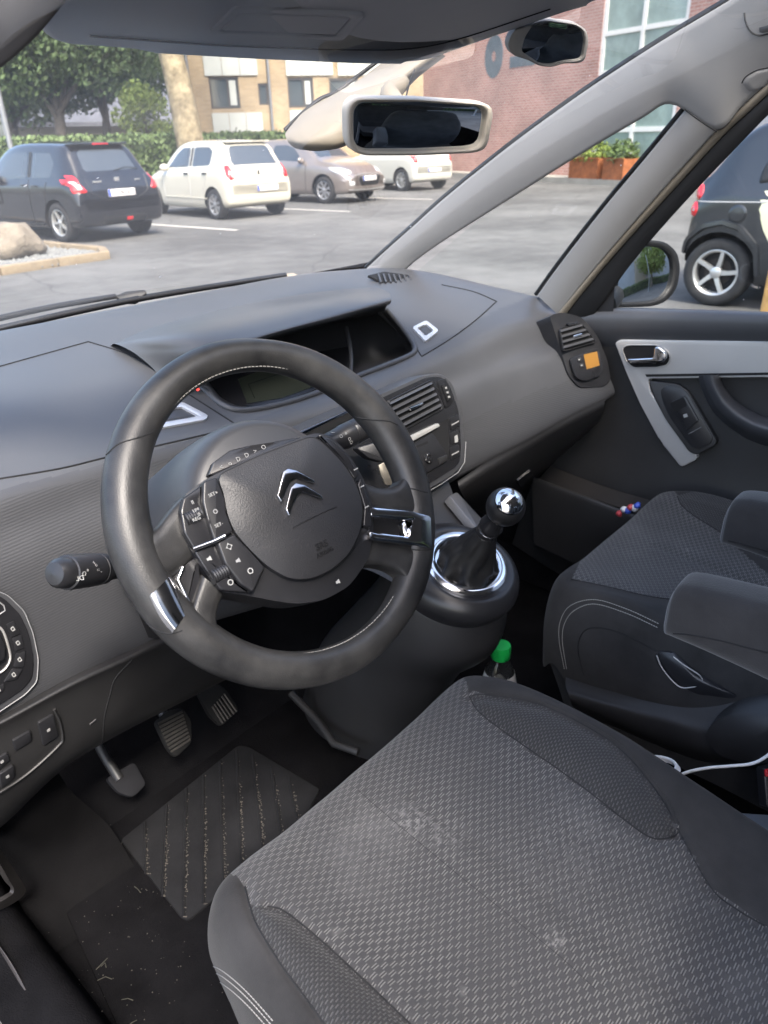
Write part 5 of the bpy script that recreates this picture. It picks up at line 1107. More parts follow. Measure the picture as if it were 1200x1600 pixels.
loft('pod_skirt', [ring(GT-gn*.05+V((0, .02, 0)), gn, (1, 0, 0), .0995, .109), ring(GT-gn*.056+V((0, .022, 0)), gn, (1, 0, 0), .106, .116), ring(V((.03, .245, .67)), (-.1, -.3, .9), (1, 0, 0), .104, .128), ring(V((.02, .315, .58)), (0, -.2, 1), (1, 0, 0), .10, .13), ring(V((.01, .37, .48)), (0, -.1, 1), (1, 0, 0), .11, .15), ring(V((.01, .41, .335)), (0, 0, 1), (1, 0, 0), .12, .17)], 60, 40, M_low, gc, closed=True)
loft('console_neck', [[V((x, .215+.0, .765)) for x in (-.07, 0, .07, .13)], [V((x, .29, .80)) for x in (-.10, 0, .09, .16)], [V((x, .345, .83)) for x in (-.16, -.04, .12, .20)], [V((x, .40, .88)) for x in (-.18, -.04, .12, .22)]], 20, 20, M_low, gc)
lathe('chrome_ring', [(.043, -.024), (.049, -.016), (.0535, -.002), (.055, .004), (.058, .0065), (.067, .0065), (.073, .003), (.075, -.004)], gp_.mat(GT), M_chrome, gc, 64)
lathe('ring_well', [(.044, -.0235), (.03, -.026), (.0001, -.026)], gp_.mat(GT), M_blkp, gc, 40)
gl_ = thing('gear_lever', tuple(GT), 'gear lever with black leather gaiter and ball knob topped with chrome', 'gear lever')
kc = at(790, 792, Z=.945); d = (kc-(GT+gn*-.01)).normalized()
rows = []
for i in range(9):
    t = i/8; c = (GT-gn*.016).lerp(GT+d*.115, t**1.05); n_ = gn.lerp(d, min(1, t*1.5)).normalized(); o = []
    for k in range(48):
        an = 2*math.pi*k/48; w = (.042*(1-t)**1.5+.016+.006*math.sin(t*math.pi)); w *= 1+(.30*(1-t)+.07)*noise.noise(V((math.cos(an)*2.2, math.sin(an)*2.2, t*3.2)))+.05*math.sin(an*5+t*7)*(1-t)
        u = (V((1, 0, 0))-n_*n_.x).normalized(); v = n_.cross(u); o.append(c+(u*math.cos(an)+v*math.sin(an))*w)
    rows.append(o)
loft('gaiter', rows, 80, 36, mat('gaiter_leather', (.014, .014, .015), .48, bump=.3, bscale=400), gl_, closed=True)
q = d.to_track_quat('Z', 'Y').to_matrix().to_4x4(); L = (kc-GT).length
lathe('lever_collar', [(.016, .100), (.0185, .103), (.0185, .112), (.0165, .116), (.0165, .122), (.0195, .125), (.0195, .131), (.016, .136), (.0135, L-.018)], Matrix.Translation(GT) @ q, M_blkp, gl_, 32)
lathe('collar_ring', [(.0172, .116), (.0178, .119), (.0172, .122)], Matrix.Translation(GT) @ q, M_chrome, gl_, 32)
kn_ = lathe('knob', [(.009, -.029)]+[(.0300*math.cos(a), .0300*math.sin(a)) for a in [R(-70+10*k) for k in range(13)]], Matrix.Translation(kc) @ q, mat('knob_leather', (.014, .014, .015), .4, bump=.3, bscale=500), gl_, 40, smooth=180)
kd = (CAMP*.35+kc*.65-kc).normalized().lerp(d, .72).normalized(); q2 = kd.to_track_quat('Z', 'Y').to_matrix().to_4x4()
lathe('knob_cap', [(.0304*math.cos(a), .0304*math.sin(a)) for a in [R(42+4.8*k) for k in range(11)]], Matrix.Translation(kc) @ q2, M_chrome, kn_, 40, smooth=180)
kpn = Pl(kc+kd*.0308, kd, (1, 0, 0))
for s, a, b in (('1', -.007, .005), ('3', 0, .005), ('5', .007, .005), ('2', -.007, -.006), ('4', 0, -.006), ('R', .007, -.006)): text('shift_mark', s, kpn.mat(kpn.loc(a, b, -.0022)), .0055, .0012, M_soft, kn_)
bt = at(783, 1012, Z=.585); bt.z = 0; bo = thing('bottle', (bt.x, bt.y, .335), 'clear plastic bottle with bright green cap standing on the floor beside the console', 'bottle'); Mb = Matrix.Translation((bt.x, bt.y, .335))
lathe('cap', [(.0175, .228), (.0188, .230), (.0188, .252), (.0175, .2565), (.0001, .257)], Mb, mat('green_cap', (.015, .50, .09), .35, bump=.15, bscale=300), bo, 40)
lathe('bottle_body', [(.03, 0), (.034, .01), (.034, .15), (.033, .17), (.027, .20), (.015, .222), (.0135, .226), (.0135, .23)], Mb, glass('clear_plastic', (.9, .92, .92), .04), bo, 40, cap=False)
lathe('label_sleeve', [(.0345, .05), (.0345, .150), (.0336, .168), (.0285, .195)], Mb, mat('white_label', (.62, .62, .60), .5), bo, 40, cap=False)
# ------------------------------------------------------------------ pedals, mat, floor bits
def pedal(name, poly, n, c, label, ribs, m, arm):
    pl = Pl(c, n, (1, 0, 0)); t = thing(name, tuple(c), label, 'pedal'); plate('pad', rnd(poly, 7), pl, -.012, 0, m, t, .002)
    if ribs:
        (a0, a1), (b0, b1), k = ribs
        for i in range(k):
            f = (i+.5)/k; p, q = V(a0).lerp(V(b0), f), V(a1).lerp(V(b1), f); tube('rib', [pl.at(p.x, p.y, .001), pl.at(q.x, q.y, .001)], .0022, M_grimy, t, 6)
    tube('arm', cr([V(x) for x in arm(pl)], 8), .009, M_low, t, 8)
M_grimy = mat('worn_rubber', (.034, .031, .027), .7, var=.4, vscale=25)
M_ped = mat('pedal_rubber', (.010, .010, .010), .8, spec=.2, var=.4, vscale=20)
pedal('brake_pedal', [(242, 1128), (262, 1110), (285, 1106), (299, 1125), (300, 1160), (275, 1184), (262, 1170)], (0, -.75, .66), at(270, 1142, Z=.50), 'ribbed brake pedal in the middle of the three pedals', (((246, 1128), (284, 1109)), ((268, 1178), (298, 1158)), 9), M_ped, lambda pl: [pl.o-pl.n*.012, pl.o+V((.02, .10, .08)), pl.o+V((.02, .14, .25))])
pedal('accelerator_pedal', [(308, 1080), (335, 1066), (352, 1075), (374, 1108), (346, 1135), (328, 1118)], (0, -.75, .66), at(345, 1100, Z=.46), 'ribbed accelerator pedal closest to the console', (((330, 1106), (346, 1132)), ((352, 1082), (372, 1110)), 6), M_ped, lambda pl: [pl.o-pl.n*.012, pl.o+V((.02, .10, .08)), pl.o+V((.02, .14, .25))])
pedal('clutch_pedal', [(166, 1216), (210, 1190), (229, 1225), (208, 1246), (184, 1238)], (0, -.7, .7), at(198, 1218, Z=.45), 'smooth grey metal clutch pedal nearest the door sill', None, mat('bare_pedal', (.016, .016, .018), .75, metal=0, spec=.1, var=.3, vscale=20), lambda pl: [pl.o-pl.n*.008+V((-.01, .0, .01)), pl.o+V((-.01, .06, .06)), pl.o+V((-.01, .12, .22))])
fp = Pl((0, 0, .336), (0, 0, 1), (1, 0, 0))
mt = thing('floor_mat', (-.38, .42, .336), 'black carpet floor mat with ribbed rubber heel pad full of grit', 'floor mat')
plate('mat_carpet', rnd([(60, 1330), (180, 1180), (330, 1120), (470, 1090), (640, 1150), (560, 1400), (420, 1640), (200, 1640)], 30), fp, .001, .006, M_carpet, mt, .002)
HPOLY = [(188, 1312), (372, 1164), (388, 1166), (500, 1232), (470, 1290), (296, 1436), (284, 1434)]
hpd = plate('heel_pad', rnd(HPOLY, 6), fp, .006, .011, M_rub, mt, .002)
rgr = random.Random(5); gv, gf = [], []
for i, (a, b) in enumerate((((226, 1285), (228, 1365)), ((260, 1258), (254, 1400)), ((291, 1232), (287, 1432)), ((318, 1212), (318, 1412)), ((344, 1190), (350, 1385)), ((370, 1172), (378, 1358)), ((395, 1180), (410, 1325)), ((424, 1198), (440, 1300)), ((452, 1214), (464, 1280)))):
    pts = [fp.at(V(a).lerp(V(b), t/8).x, V(a).lerp(V(b), t/8).y, .011) for t in range(9)]; tube('groove_rib', pts, .0028, M_rub, hpd, 6)
    for k in range(90):
        t = min(max(rgr.gauss(.62, .26), 0), 1)
        if i in (0, 7, 8) and rgr.random() < .6: continue
        p = V(a).lerp(V(b), t); c = fp.at(p.x+rgr.gauss(3, 1.6), p.y, .0125); s = rgr.uniform(.0006, .0018); n0 = len(gv)
        gv += [c+V((s, 0, 0)), c+V((0, s, 0)), c-V((s, 0, 0)), c-V((0, s, 0)), c+V((0, 0, s))]; gf += [(n0, n0+1, n0+4), (n0+1, n0+2, n0+4), (n0+2, n0+3, n0+4), (n0+3, n0, n0+4)]
tag(mk('grit', gv, gf, M_grime, mt, None, 0), kind='stuff')
gv, gf = [], []
for k in range(170):
    px, py = rgr.uniform(60, 480), rgr.uniform(1260, 1600)
    if rgr.random() < .5: px, py = rgr.gauss(190, 70), rgr.gauss(1450, 90)
    c = fp.at(px, py, .0065); s = rgr.uniform(.0004, .0013); n0 = len(gv)
    gv += [c+V((s, 0, 0)), c+V((0, s, 0)), c-V((s, 0, 0)), c-V((0, s, 0)), c+V((0, 0, s))]; gf += [(n0, n0+1, n0+4), (n0+1, n0+2, n0+4), (n0+2, n0+3, n0+4), (n0+3, n0, n0+4)]
tag(mk('crumbs', gv, gf, mat('crumb', (.08, .073, .062), .9), mt, None, 0), kind='stuff')
M_straw = mat('dry_grass', (.05, .048, .038), .8)
for (a, b, c) in (((150, 1515), (160, 1505), (168, 1497)), ((152, 1532), (165, 1526), (175, 1530)), ((112, 1380), (110, 1392), (114, 1406)), ((182, 1330), (188, 1322), (192, 1312)), ((190, 1562), (200, 1560), (208, 1563)), ((210, 1385), (216, 1390), (220, 1395)), ((158, 1510), (164, 1504), (166, 1512)), ((200, 1603), (206, 1598), (214, 1594))):
    tube('grass_blade', [fp.at(*a, .008), fp.at(*b, .012), fp.at(*c, .008)], .0007, M_straw, mt, 5)
tube('seat_rail', [at(455, 1083, Z=.43), at(500, 1130, Z=.40), at(522, 1162, Z=.40), at(560, 1175, Z=.40)], .008, M_low, shell, 10)
# kick panel and sill trim at the left
loft('kick_panel', [[at(x, y, Z=z) for x, y, z in r_] for r_ in ([(-40, 1290, .62), (40, 1250, .60), (90, 1205, .60)], [(-40, 1320, .55), (60, 1290, .52), (115, 1240, .52)], [(0, 1360, .46), (100, 1330, .42), (170, 1290, .40)], [(40, 1430, .36), (130, 1400, .345), (215, 1360, .337)], [(70, 1500, .337), (150, 1450, .334), (250, 1400, .330)])], 20, 24, mat('kick_carpet', (.0085, .0083, .0088), 1, bump=1, bscale=420, var=.4, vscale=7, spec=0), shell)
loft('sill_trim', [[at(x, y, Z=z) for x, y, z in r_] for r_ in ([(-40, 1285, .60), (2, 1330, .54), (28, 1368, .50), (40, 1392, .46), (20, 1412, .46), (-40, 1440, .47)], [(-40, 1300, .62), (-4, 1345, .56), (14, 1375, .52), (22, 1392, .49), (8, 1405, .49), (-40, 1430, .50)])], 30, 8, mat('sill_plastic', (.014, .0125, .012), .5, var=.3, vscale=10), shell, solid=.006)
loft('sill_edge', [[at(x, y, Z=z) for x, y, z in r_] for r_ in ([(-30, 1440, .44), (6, 1500, .43), (30, 1560, .42), (60, 1640, .41)], [(-26, 1445, .455), (14, 1500, .445), (42, 1552, .435), (84, 1640, .425)], [(-18, 1450, .44), (22, 1505, .43), (52, 1560, .42), (96, 1640, .41)])], 24, 10, mat('worn_sill', (.035, .029, .027), .6, var=.35, vscale=14), shell)
# ------------------------------------------------------------------ seats
def seat(name, cx, dy, label, weave_px, bols_px, hw=1.0, creases=()):
    t = thing(name, (cx, dy-.2, .36), label, 'car seat')
    prof = [(-.97, -.235), (-1.0, -.16), (-1.02, -.085), (-.985, -.022), (-.90, .012), (-.74, .010), (-.5, -.006), (-.25, -.014), (0, -.016)]
    prof = prof+[(-x, z) for x, z in reversed(prof[:-1])]
    rows = []
    for y, dz, w in ((-.055, -.20, .205), (-.030, -.17, .216), (.045, -.13, .222), (.066, -.075, .232), (.060, -.030, .244), (.030, -.006, .256), (-.05, 0, .272), (-.18, -.012, .282), (-.32, -.026, .270), (-.45, -.034, .255), (-.62, -.03, .245)):
        rows.append([V((cx+x*w*hw, dy+y+(.016*(1-x*x) if y > -.1 else .0), .738+dz+z*(1 if y < -.02 else .75 if dz > -.05 else .45))) for x, z in prof])
    nu, nv = 220, 230
    A = [cr(r_, nu) for r_ in rows]; G = [cr([a[i] for a in A], nv) for i in range(nu)]
    vs = [G[i][j] for j in range(nv) for i in range(nu)]; fs, mids = [], []
    def pd(x, y, L_):
        best = 1e9
        for (x0, y0), (x1, y1) in zip(L_[:-1], L_[1:]):
            dx_, dy_ = x1-x0, y1-y0; t_ = min(max(((x-x0)*dx_+(y-y0)*dy_)/(dx_*dx_+dy_*dy_+1e-9), 0), 1); best = min(best, math.hypot(x-x0-t_*dx_, y-y0-t_*dy_))
        return best
    for k in range(len(vs)):
        q = vs[k]; px, py = proj(q); d = .0022*noise.noise(q*7)+.0012*noise.noise(q*19+V((5, 2, 1)))
        if -100 < px < 1400 and 600 < py < 1900:
            for L_ in creases: d -= .0042*math.exp(-(pd(px, py, L_)/9)**2)
            for b_ in bols_px:
                if inpoly(px, py, b_): d += .005*(1-math.exp(-(pd(px, py, b_+[b_[0]])/22)**2))
            if q.y < dy-.02: d -= .0030*math.exp(-((q.x-cx-.01)/.012)**2)
        vs[k] = q+V((0, 0, d))
    W = [0]
    for j in range(1, nv): W.append(W[-1]+(G[nu//2][j]-G[nu//2][j-1]).length)
    for j in range(nv-1):
        for i in range(nu-1):
            q = (j*nu+i, j*nu+i+1, (j+1)*nu+i+1, (j+1)*nu+i); fs.append(q); px, py = proj((vs[q[0]]+vs[q[2]])/2)
            mids.append(0 if inpoly(px, py, weave_px) and not any(inpoly(px, py, b) for b in bols_px) else 2 if any(inpoly(px, py, b) for b in bols_px) else 1)
    o = mk('cushion', vs, fs, [M_weave, M_trimf, M_bols], t, [(vs[k].x, W[k//nu]) for k in range(len(vs))], 180, mids=mids)
    return t, o, bvh(o)
BR = [(733, 1088), (760, 1086), (850, 1103), (960, 1163), (1030, 1242), (1061, 1300), (1050, 1308), (1022, 1310), (990, 1292), (900, 1222), (790, 1145), (748, 1112)]
BL = [(388, 1413), (418, 1416), (445, 1424), (500, 1468), (560, 1523), (660, 1618), (540, 1650), (500, 1590), (440, 1508), (402, 1446)]
WV = [(383, 1385), (300, 1300), (500, 1000), (700, 1000), (728, 1066), (733, 1080), (760, 1086), (850, 1103), (960, 1163), (1030, 1242), (1062, 1300), (1110, 1387), (1195, 1447), (1400, 1560), (1400, 1900), (700, 1900), (540, 1650), (500, 1590), (440, 1508), (402, 1446), (390, 1413)]
ds, dso, DSB = seat('driver_seat', -.378, .0, 'driver seat with patterned grey weave cushion and dark side trim', WV, [BR, BL], 1.0, (BR[:6], BR[5:]+[BR[0]], BL[1:6], [(383, 1385), (390, 1413), (402, 1446), (440, 1508), (500, 1590), (540, 1650)], [(1061, 1300), (1110, 1386), (1150, 1420), (1195, 1447)]))
for ln in (BR[:6], BR[5:]+[BR[0]], BL[1:6], [BL[0]]+BL[:0:-1][-1:]+[], [(383, 1385), (390, 1413), (402, 1446), (440, 1508), (500, 1590), (540, 1650)], [(1061, 1300), (1110, 1386), (1150, 1420), (1195, 1447)], [(560, 1235), (600, 1270), (720, 1370), (860, 1482), (930, 1545)]):
    if len(ln) > 2: seam('cushion_seam', ln, DSB, .0010 if ln[0] != (560, 1235) else .0004, M_seamk, ds, 60, -.0001)
stitches('seat_stitching', [(762, 1081), (850, 1098), (964, 1158), (1035, 1238), (1066, 1297)], DSB, M_trimf, ds, .0045, .003, .0007)
for k in (0, 9, 20): stitches('seat_stitching', [(316, 1510+k*.9), (328, 1508+k), (350, 1518+k), (385, 1548+k), (430, 1598+k)], DSB, M_stitch, ds, .0042, .003, .0006)
PW = [(893, 905), (920, 850), (985, 785), (1048, 760), (1060, 776), (1085, 806), (1120, 828), (1180, 880), (1240, 930), (1400, 1010), (1400, 1100), (1240, 1000), (1120, 955), (1060, 938), (1010, 931), (950, 917)]
PBo = [(1058, 775), (1080, 768), (1120, 768), (1160, 776), (1210, 800), (1210, 880), (1160, 856), (1120, 828), (1085, 806), (1066, 790)]
ps, pso, PSB = seat('passenger_seat', .405, .03, 'passenger seat with patterned weave cushion beyond the gear lever', PW, [PBo], 1.0, ([(893, 905), (950, 917), (1010, 931), (1060, 938)], [(874, 1000), (876, 970), (892, 946), (930, 937), (980, 952), (1030, 975)], [(912, 1055), (903, 1015), (908, 992), (925, 981), (960, 986), (1000, 1003), (1026, 1018)]))
for ln in ([(893, 905), (950, 917), (1010, 931), (1060, 938)], PBo[:1]+[(1066, 790), (1085, 806), (1120, 828)]): seam('cushion_seam', ln, PSB, .0012, M_seamk, ps, 40)
for off in (0, 7): stitches('seat_stitching', [(882+off*.5, 1045), (874+off*.7, 1000), (876+off, 970+off*.4), (892+off, 946+off), (930, 937+off), (980, 952+off), (1030, 975+off)], PSB, M_stitch, ps, .0042, .003, .0007)
seam('panel_crease', [(912, 1055), (903, 1015), (908, 992), (925, 981), (960, 986), (1000, 1003), (1026, 1018)], PSB, .0012, M_seamk, ps, 40, -.0004)
# valance and recliner lever of the passenger seat
def lx(pts, x): return [at(p[0], p[1], X=x) for p in pts]
loft('valance', [lx([(884, 1058), (950, 1078), (1040, 1090), (1110, 1095), (1230, 1105)], .128), lx([(884, 1072), (950, 1092), (1040, 1112), (1106, 1126), (1230, 1140)], .110), lx([(888, 1084), (950, 1104), (1040, 1132), (1110, 1150), (1230, 1160)], .098), lx([(892, 1098), (950, 1122), (1040, 1160), (1110, 1178), (1230, 1190)], .104), lx([(900, 1112), (960, 1140), (1050, 1180), (1120, 1200), (1230, 1210)], .15)], 40, 24, M_low, ps)
dome('recliner_cover', rnd([(1100, 1150), (1112, 1130), (1140, 1115), (1180, 1112), (1240, 1120), (1240, 1190), (1170, 1195), (1120, 1180)], 16), Pl((.10, -.3, .5), (-1, 0, 0)), -.05, .010, .024, M_low, ps, 6, 60)
lv = dome('height_lever', rnd([(1022, 1026), (1030, 1018), (1052, 1020), (1090, 1050), (1160, 1090), (1150, 1096), (1090, 1090), (1060, 1075), (1034, 1050)], 6), Pl((.115, -.1, .6), (-1, -.1, .1)), -.02, .006, .016, M_soft, ps, 6, 60)
lvp = Pl((.115, -.1, .6), (-1, -.1, .1)); tube('lever_outline', [lvp.at(*p, .0135) for p in cr([V(x) for x in ((1026, 1024), (1036, 1046), (1060, 1072), (1080, 1074), (1096, 1068), (1094, 1056), (1070, 1040), (1052, 1026))], 30)], .0011, M_satin, ps, 6)
def arm(name, x0, zt, y0, label, par_t, wd=.062, L=.42, hgt=.078):
    t = thing(name, (x0, y0-.2, zt-.1), label, 'armrest'); rows = []
    for y, s, dz in ((0, .55, -.030), (-.004, .80, -.024), (-.014, .96, -.016), (-.06, 1.0, -.010), (-.14, 1.02, -.004), (-.26, 1.02, 0), (-L, 1.02, 0)):
        o = []
        for k in range(24):
            an = 2*math.pi*k/24; c, s_ = math.cos(an), math.sin(an); ex = 2/3.8
            o.append(V((x0+wd/2*s*math.copysign(abs(c)**ex, c), y0+y, zt-hgt/2*(1.0+max(0, -y-.02)*2.0)+dz+hgt/2*(1.0+max(0, -y-.02)*2.0)*s*math.copysign(abs(s_)**ex, s_))))
        rows.append(o)
    m = loft('armrest_pad', rows, 60, 44, M_suede, t, closed=True); mk('front_cap', rows[0], [tuple(range(24))], M_suede, t); B_ = bvh(m); return t, B_
a1, B1 = arm('armrest', -.098, 1.004, -.205, 'grey fabric armrest in front of the passenger seat cushion side', ds)
a2, B2 = arm('armrest', .150, 1.012, -.183, 'grey fabric armrest over the far side of the passenger cushion', ps)
for B_, t, ln in ((B1, a1, [(1052, 990), (1080, 992), (1130, 1002), (1200, 1020)]), (B2, a2, [(1138, 845), (1160, 850), (1200, 862)])): seam('armrest_seam', ln, B_, .001, M_seamk, t, 24)
# seat backs, beside and behind the camera's view, seen in the mirrors
for cx, t, y0 in ((-.378, ds, -.60), (.405, ps, -.56)):
    rows = []
    for z, y, w, th in ((.60, 0, .21, .06), (.72, -.01, .25, .08), (.95, -.07, .255, .07), (1.15, -.13, .24, .06), (1.27, -.165, .20, .05), (1.30, -.175, .14, .03)):
        rows.append([V((cx+w*math.copysign(abs(math.cos(a))**.7, math.cos(a)), y0+y+th*math.copysign(abs(math.sin(a))**.7, math.sin(a)), z)) for a in [k*math.pi/10 for k in range(20)]])
    loft('backrest', rows, 44, 30, M_trimf, t, closed=True)
    rows = [[V((cx+w*math.copysign(abs(math.cos(a))**.6, math.cos(a)), y0-.19+th*math.sin(a), z)) for a in [k*math.pi/10 for k in range(20)]] for z, w, th in ((1.32, .08, .03), (1.34, .12, .05), (1.42, .13, .055), (1.49, .12, .05), (1.51, .07, .03))]
    loft('headrest', rows, 40, 20, M_trimf, t, closed=True)
rb_ = thing('rear_bench', (0, -1.5, .5), 'dark rear bench seat added to darken the mirror view', 'car seat'); loft('backrest', [[V((x, -1.55-.12*(z-.5)+(.02 if abs(x) > .6 else 0), z)) for x in (-.66, -.4, 0, .4, .66)] for z in (.5, .8, 1.1, 1.28)], 20, 12, M_trimf, rb_, solid=-.12); loft('bench', [[V((x, y, .62)) for x in (-.66, 0, .66)] for y in (-1.5, -1.2, -1.05)], 12, 8, M_trimf, rb_, solid=-.14)  # out of view, added so the mirror reflects something dark
for x in (-.4, 0, .4): box('headrest', (x, -1.68, 1.37), (.24, .10, .18), M_trimf, rb_, .03)
# cable, coil, buckle, metal bracket between the seats
cb = thing('charging_cable', tuple(at(1100, 1202, X=.02)), 'white charging cable trailing between the seats', 'cable'); M_cab = mat('white_cable', (.72, .71, .69), .4)
tube('cord', cr([at(1235, 1150, X=.04), at(1200, 1180, X=.03), at(1175, 1193, X=.02), at(1140, 1197, X=.01), at(1105, 1200, X=-.005), at(1070, 1208, X=-.02), at(1050, 1222, X=-.03)], 50), .0022, M_cab, cb, 8)
for k in range(3): tube('coil', [at(1024+k*2, 1196+k*2.5, X=-.03)+V((.026*math.cos(a)*.8, .028*math.sin(a), -.012*math.sin(a))) for a in [i*.26 for i in range(24)]], .0025, M_cab, cb, 8, True)
bu = thing('seat_belt_buckle', tuple(at(1205, 1215, X=.06)), 'seat belt buckle with red release button at the right edge', 'buckle'); bp_ = Pl(at(1205, 1215, X=.06), (-.5, -.5, .6)); plate('buckle_case', rnd([(1193, 1200), (1230, 1190), (1236, 1260), (1198, 1262)], 4), bp_, -.02, 0, M_soft, bu, .003); plate('release_button', rnd([(1196, 1203), (1226, 1194), (1228, 1210), (1197, 1214)], 2), bp_, 0, .004, mat('buckle_red', (.55, .02, .03), .4), bu, .001)
br = thing('seat_bracket', tuple(at(1185, 1320, X=-.04)), 'pale grey metal bracket beside the driver seat cushion', 'bracket'); bp_ = Pl(at(1185, 1310, X=.03), (-.3, -.2, .9)); plate('bracket_plate', rnd([(1140, 1268), (1260, 1276), (1260, 1400), (1196, 1372), (1160, 1310)], 4), bp_, -.02, 0, mat('bare_metal', (.24, .27, .31), .4, metal=.5, var=.2, vscale=15), br, .004); tube('bracket_flange', [bp_.at(1160, 1300, .004), bp_.at(1250, 1306, .004)], .004, M_grey, br, 8)
# ------------------------------------------------------------------ passenger door
dr = thing('passenger_door', (.72, .1, .45), 'dark passenger door with silver trim, chrome pull handle and window switch', 'car door')
dp = Pl((.715, .1, .9), (-1, 0, 0), (0, -1, 0))
def dx(pts, x): return [at(p[0], p[1], X=x) for p in pts]
loft('belt_pad', [dx([(872, 486), (960, 481), (1080, 483), (1200, 487), (1400, 494)], .735), dx([(880, 488), (962, 484), (1080, 486), (1200, 490), (1400, 497)], .705), dx([(893, 498), (965, 495), (1080, 497), (1200, 500), (1400, 508)], .692), dx([(910, 514), (968, 512), (1080, 514), (1200, 517), (1400, 526)], .692), dx([(930, 532), (972, 530), (1080, 532), (1200, 535), (1400, 544)], .702), dx([(936, 545), (976, 545), (1080, 545), (1200, 548), (1400, 560)], .715)], 50, 30, M_dash, dr)
loft('door_panel', [dx([(920, 540), (1000, 545), (1100, 550), (1200, 555), (1420, 565)], .712), dx([(930, 620), (1000, 625), (1100, 630), (1200, 640), (1420, 660)], .716), dx([(900, 680), (980, 700), (1080, 720), (1200, 740), (1420, 780)], .708), dx([(860, 725), (930, 755), (1040, 790), (1200, 830), (1420, 900)], .690), dx([(830, 760), (900, 790), (1000, 830), (1200, 890), (1420, 980)], .680), dx([(800, 850), (880, 900), (1000, 950), (1200, 1020), (1420, 1100)], .700)], 60, 50, M_low, dr)
tp_ = Pl((.700, .1, .9), (-1, 0, 0), (0, -1, 0))
frame_poly = [(960, 536), (968, 531), (1200, 534), (1420, 541), (1420, 600), (1200, 589), (1012, 592), (1016, 612), (1040, 650), (1092, 716), (1064, 731), (1032, 690), (1000, 630), (978, 580)]
plate('silver_trim', rnd(frame_poly, 7), tp_, -.02, .003, M_satin, dr, .003, 3)
plate('trim_groove', [(1008, 585), (1200, 582), (1420, 592), (1420, 596), (1200, 586), (1010, 589)], tp_, .003, .0036, M_seamk, dr, 0)
HREC = rnd([(972, 545), (980, 540), (1026, 540), (1042, 548), (1047, 560), (1042, 570), (1028, 573), (990, 574), (980, 566)], 5)
plate('handle_recess', HREC, tp_, .003, .0036, M_gap, dr, 0)
frame('recess_rim', [(x+(x-1009)*.04, y+(y-557)*.10) for x, y in HREC], HREC, tp_, .002, .0045, M_satin, dr, 60, .001)
plate('pull_handle', rnd([(979, 561), (1020, 559), (1022, 543), (1028, 541), (1039, 550), (1041, 560), (1036, 566), (1022, 569), (984, 569)], 3), tp_, .004, .016, M_chrome, dr, .003, 3)
loft('armrest_pull', [dx([(1090, 588), (1098, 612), (1116, 645), (1150, 675), (1200, 698), (1420, 760)], .705), dx([(1098, 586), (1108, 612), (1124, 640), (1156, 666), (1204, 686), (1420, 745)], .665), dx([(1112, 586), (1119, 608), (1136, 634), (1166, 657), (1210, 673), (1420, 730)], .655), dx([(1120, 586), (1126, 606), (1144, 630), (1172, 650), (1212, 664), (1420, 718)], .675), dx([(1124, 584), (1132, 604), (1150, 626), (1178, 644), (1214, 656), (1420, 706)], .71)], 50, 24, M_dash, dr)
sp2 = Pl((.694, .1, .86), (-1, -.05, .12), (0, -1, 0))
swp = plate('switch_panel', rnd([(1012, 594), (1060, 600), (1076, 612), (1120, 688), (1118, 696), (1088, 712), (1076, 706), (1040, 655), (1020, 618)], 6), sp2, -.02, .002, M_low, dr, .003, 3)
si = plate('switch_bezel', rnd([(1032, 608), (1042, 602), (1062, 604), (1074, 614), (1114, 684), (1110, 694), (1090, 702), (1080, 698), (1044, 648), (1034, 622)], 7), sp2, .002, .0045, M_soft, dr, .001)
wsw = plate('window_switch', rnd([(1048, 628), (1070, 618), (1092, 658), (1072, 672)], 4), sp2, .0045, .009, M_soft, dr, .002); plate('switch_well', rnd([(1047, 630), (1068, 620), (1074, 634), (1054, 644)], 3), sp2, .009, .0094, M_gap, dr, 0)
plate('switch_lamp', [(1067, 648), (1073, 646), (1075, 651), (1069, 653)], sp2, .0092, .0098, M_icon, wsw, 0); tube('switch_line', [sp2.at(1076, 678, .0047), sp2.at(1096, 667, .0047)], .0006, M_icond, si, 5)
loft('door_pocket', [dx([(835, 755), (900, 778), (980, 808), (1200, 880)], .62), dx([(838, 748), (902, 770), (984, 800), (1200, 870)], .60), dx([(832, 756), (896, 782), (976, 812), (1200, 884)], .585), dx([(835, 850), (880, 872), (960, 900), (1200, 960)], .60)], 40, 20, M_low, dr)
loft('pocket_floor', [dx([(840, 752), (905, 772), (990, 800), (1200, 868)], .622), dx([(860, 728), (930, 755), (1010, 780), (1200, 836)], .675)], 24, 8, mat('dusty_plastic', (.022, .020, .019), .8, var=.5, vscale=8), dr)
mk('door_glass', [at(880, 489, X=.715), at(1420, 497, X=.715), at(1420, -60, X=.64), at(1200, 150, X=.645), at(930, 440, X=.71)], [(0, 1, 2, 3, 4)], G_side, dr, None, 0)
band('window_seal', SC, SD, [x+.014 for x in xs_], [x+.022 for x in xs_], .004, M_seal, dr, 40, 5, .01)
tube('door_gap', [at(838, 450, X=.70), at(926, 540, X=.70), at(938, 600, X=.70)], .001, M_seamk, dr, 5) if False else None
mk('mirror_corner', [at(925, 492, X=.70), at(958, 492, X=.70), at(950, 440, X=.70), at(962, 415, X=.695), at(925, 492, X=.72), at(958, 492, X=.72), at(950, 440, X=.72), at(962, 415, X=.715)], [(0, 1, 3, 2), (6, 7, 5, 4), (0, 2, 6, 4), (1, 5, 7, 3), (2, 3, 7, 6), (0, 4, 5, 1)], M_soft, dr, None, 0)
candy = thing('snack_wrapper', tuple(at(985, 800, X=.64)), 'small red white and blue wrapper in the door pocket', 'wrapper'); 
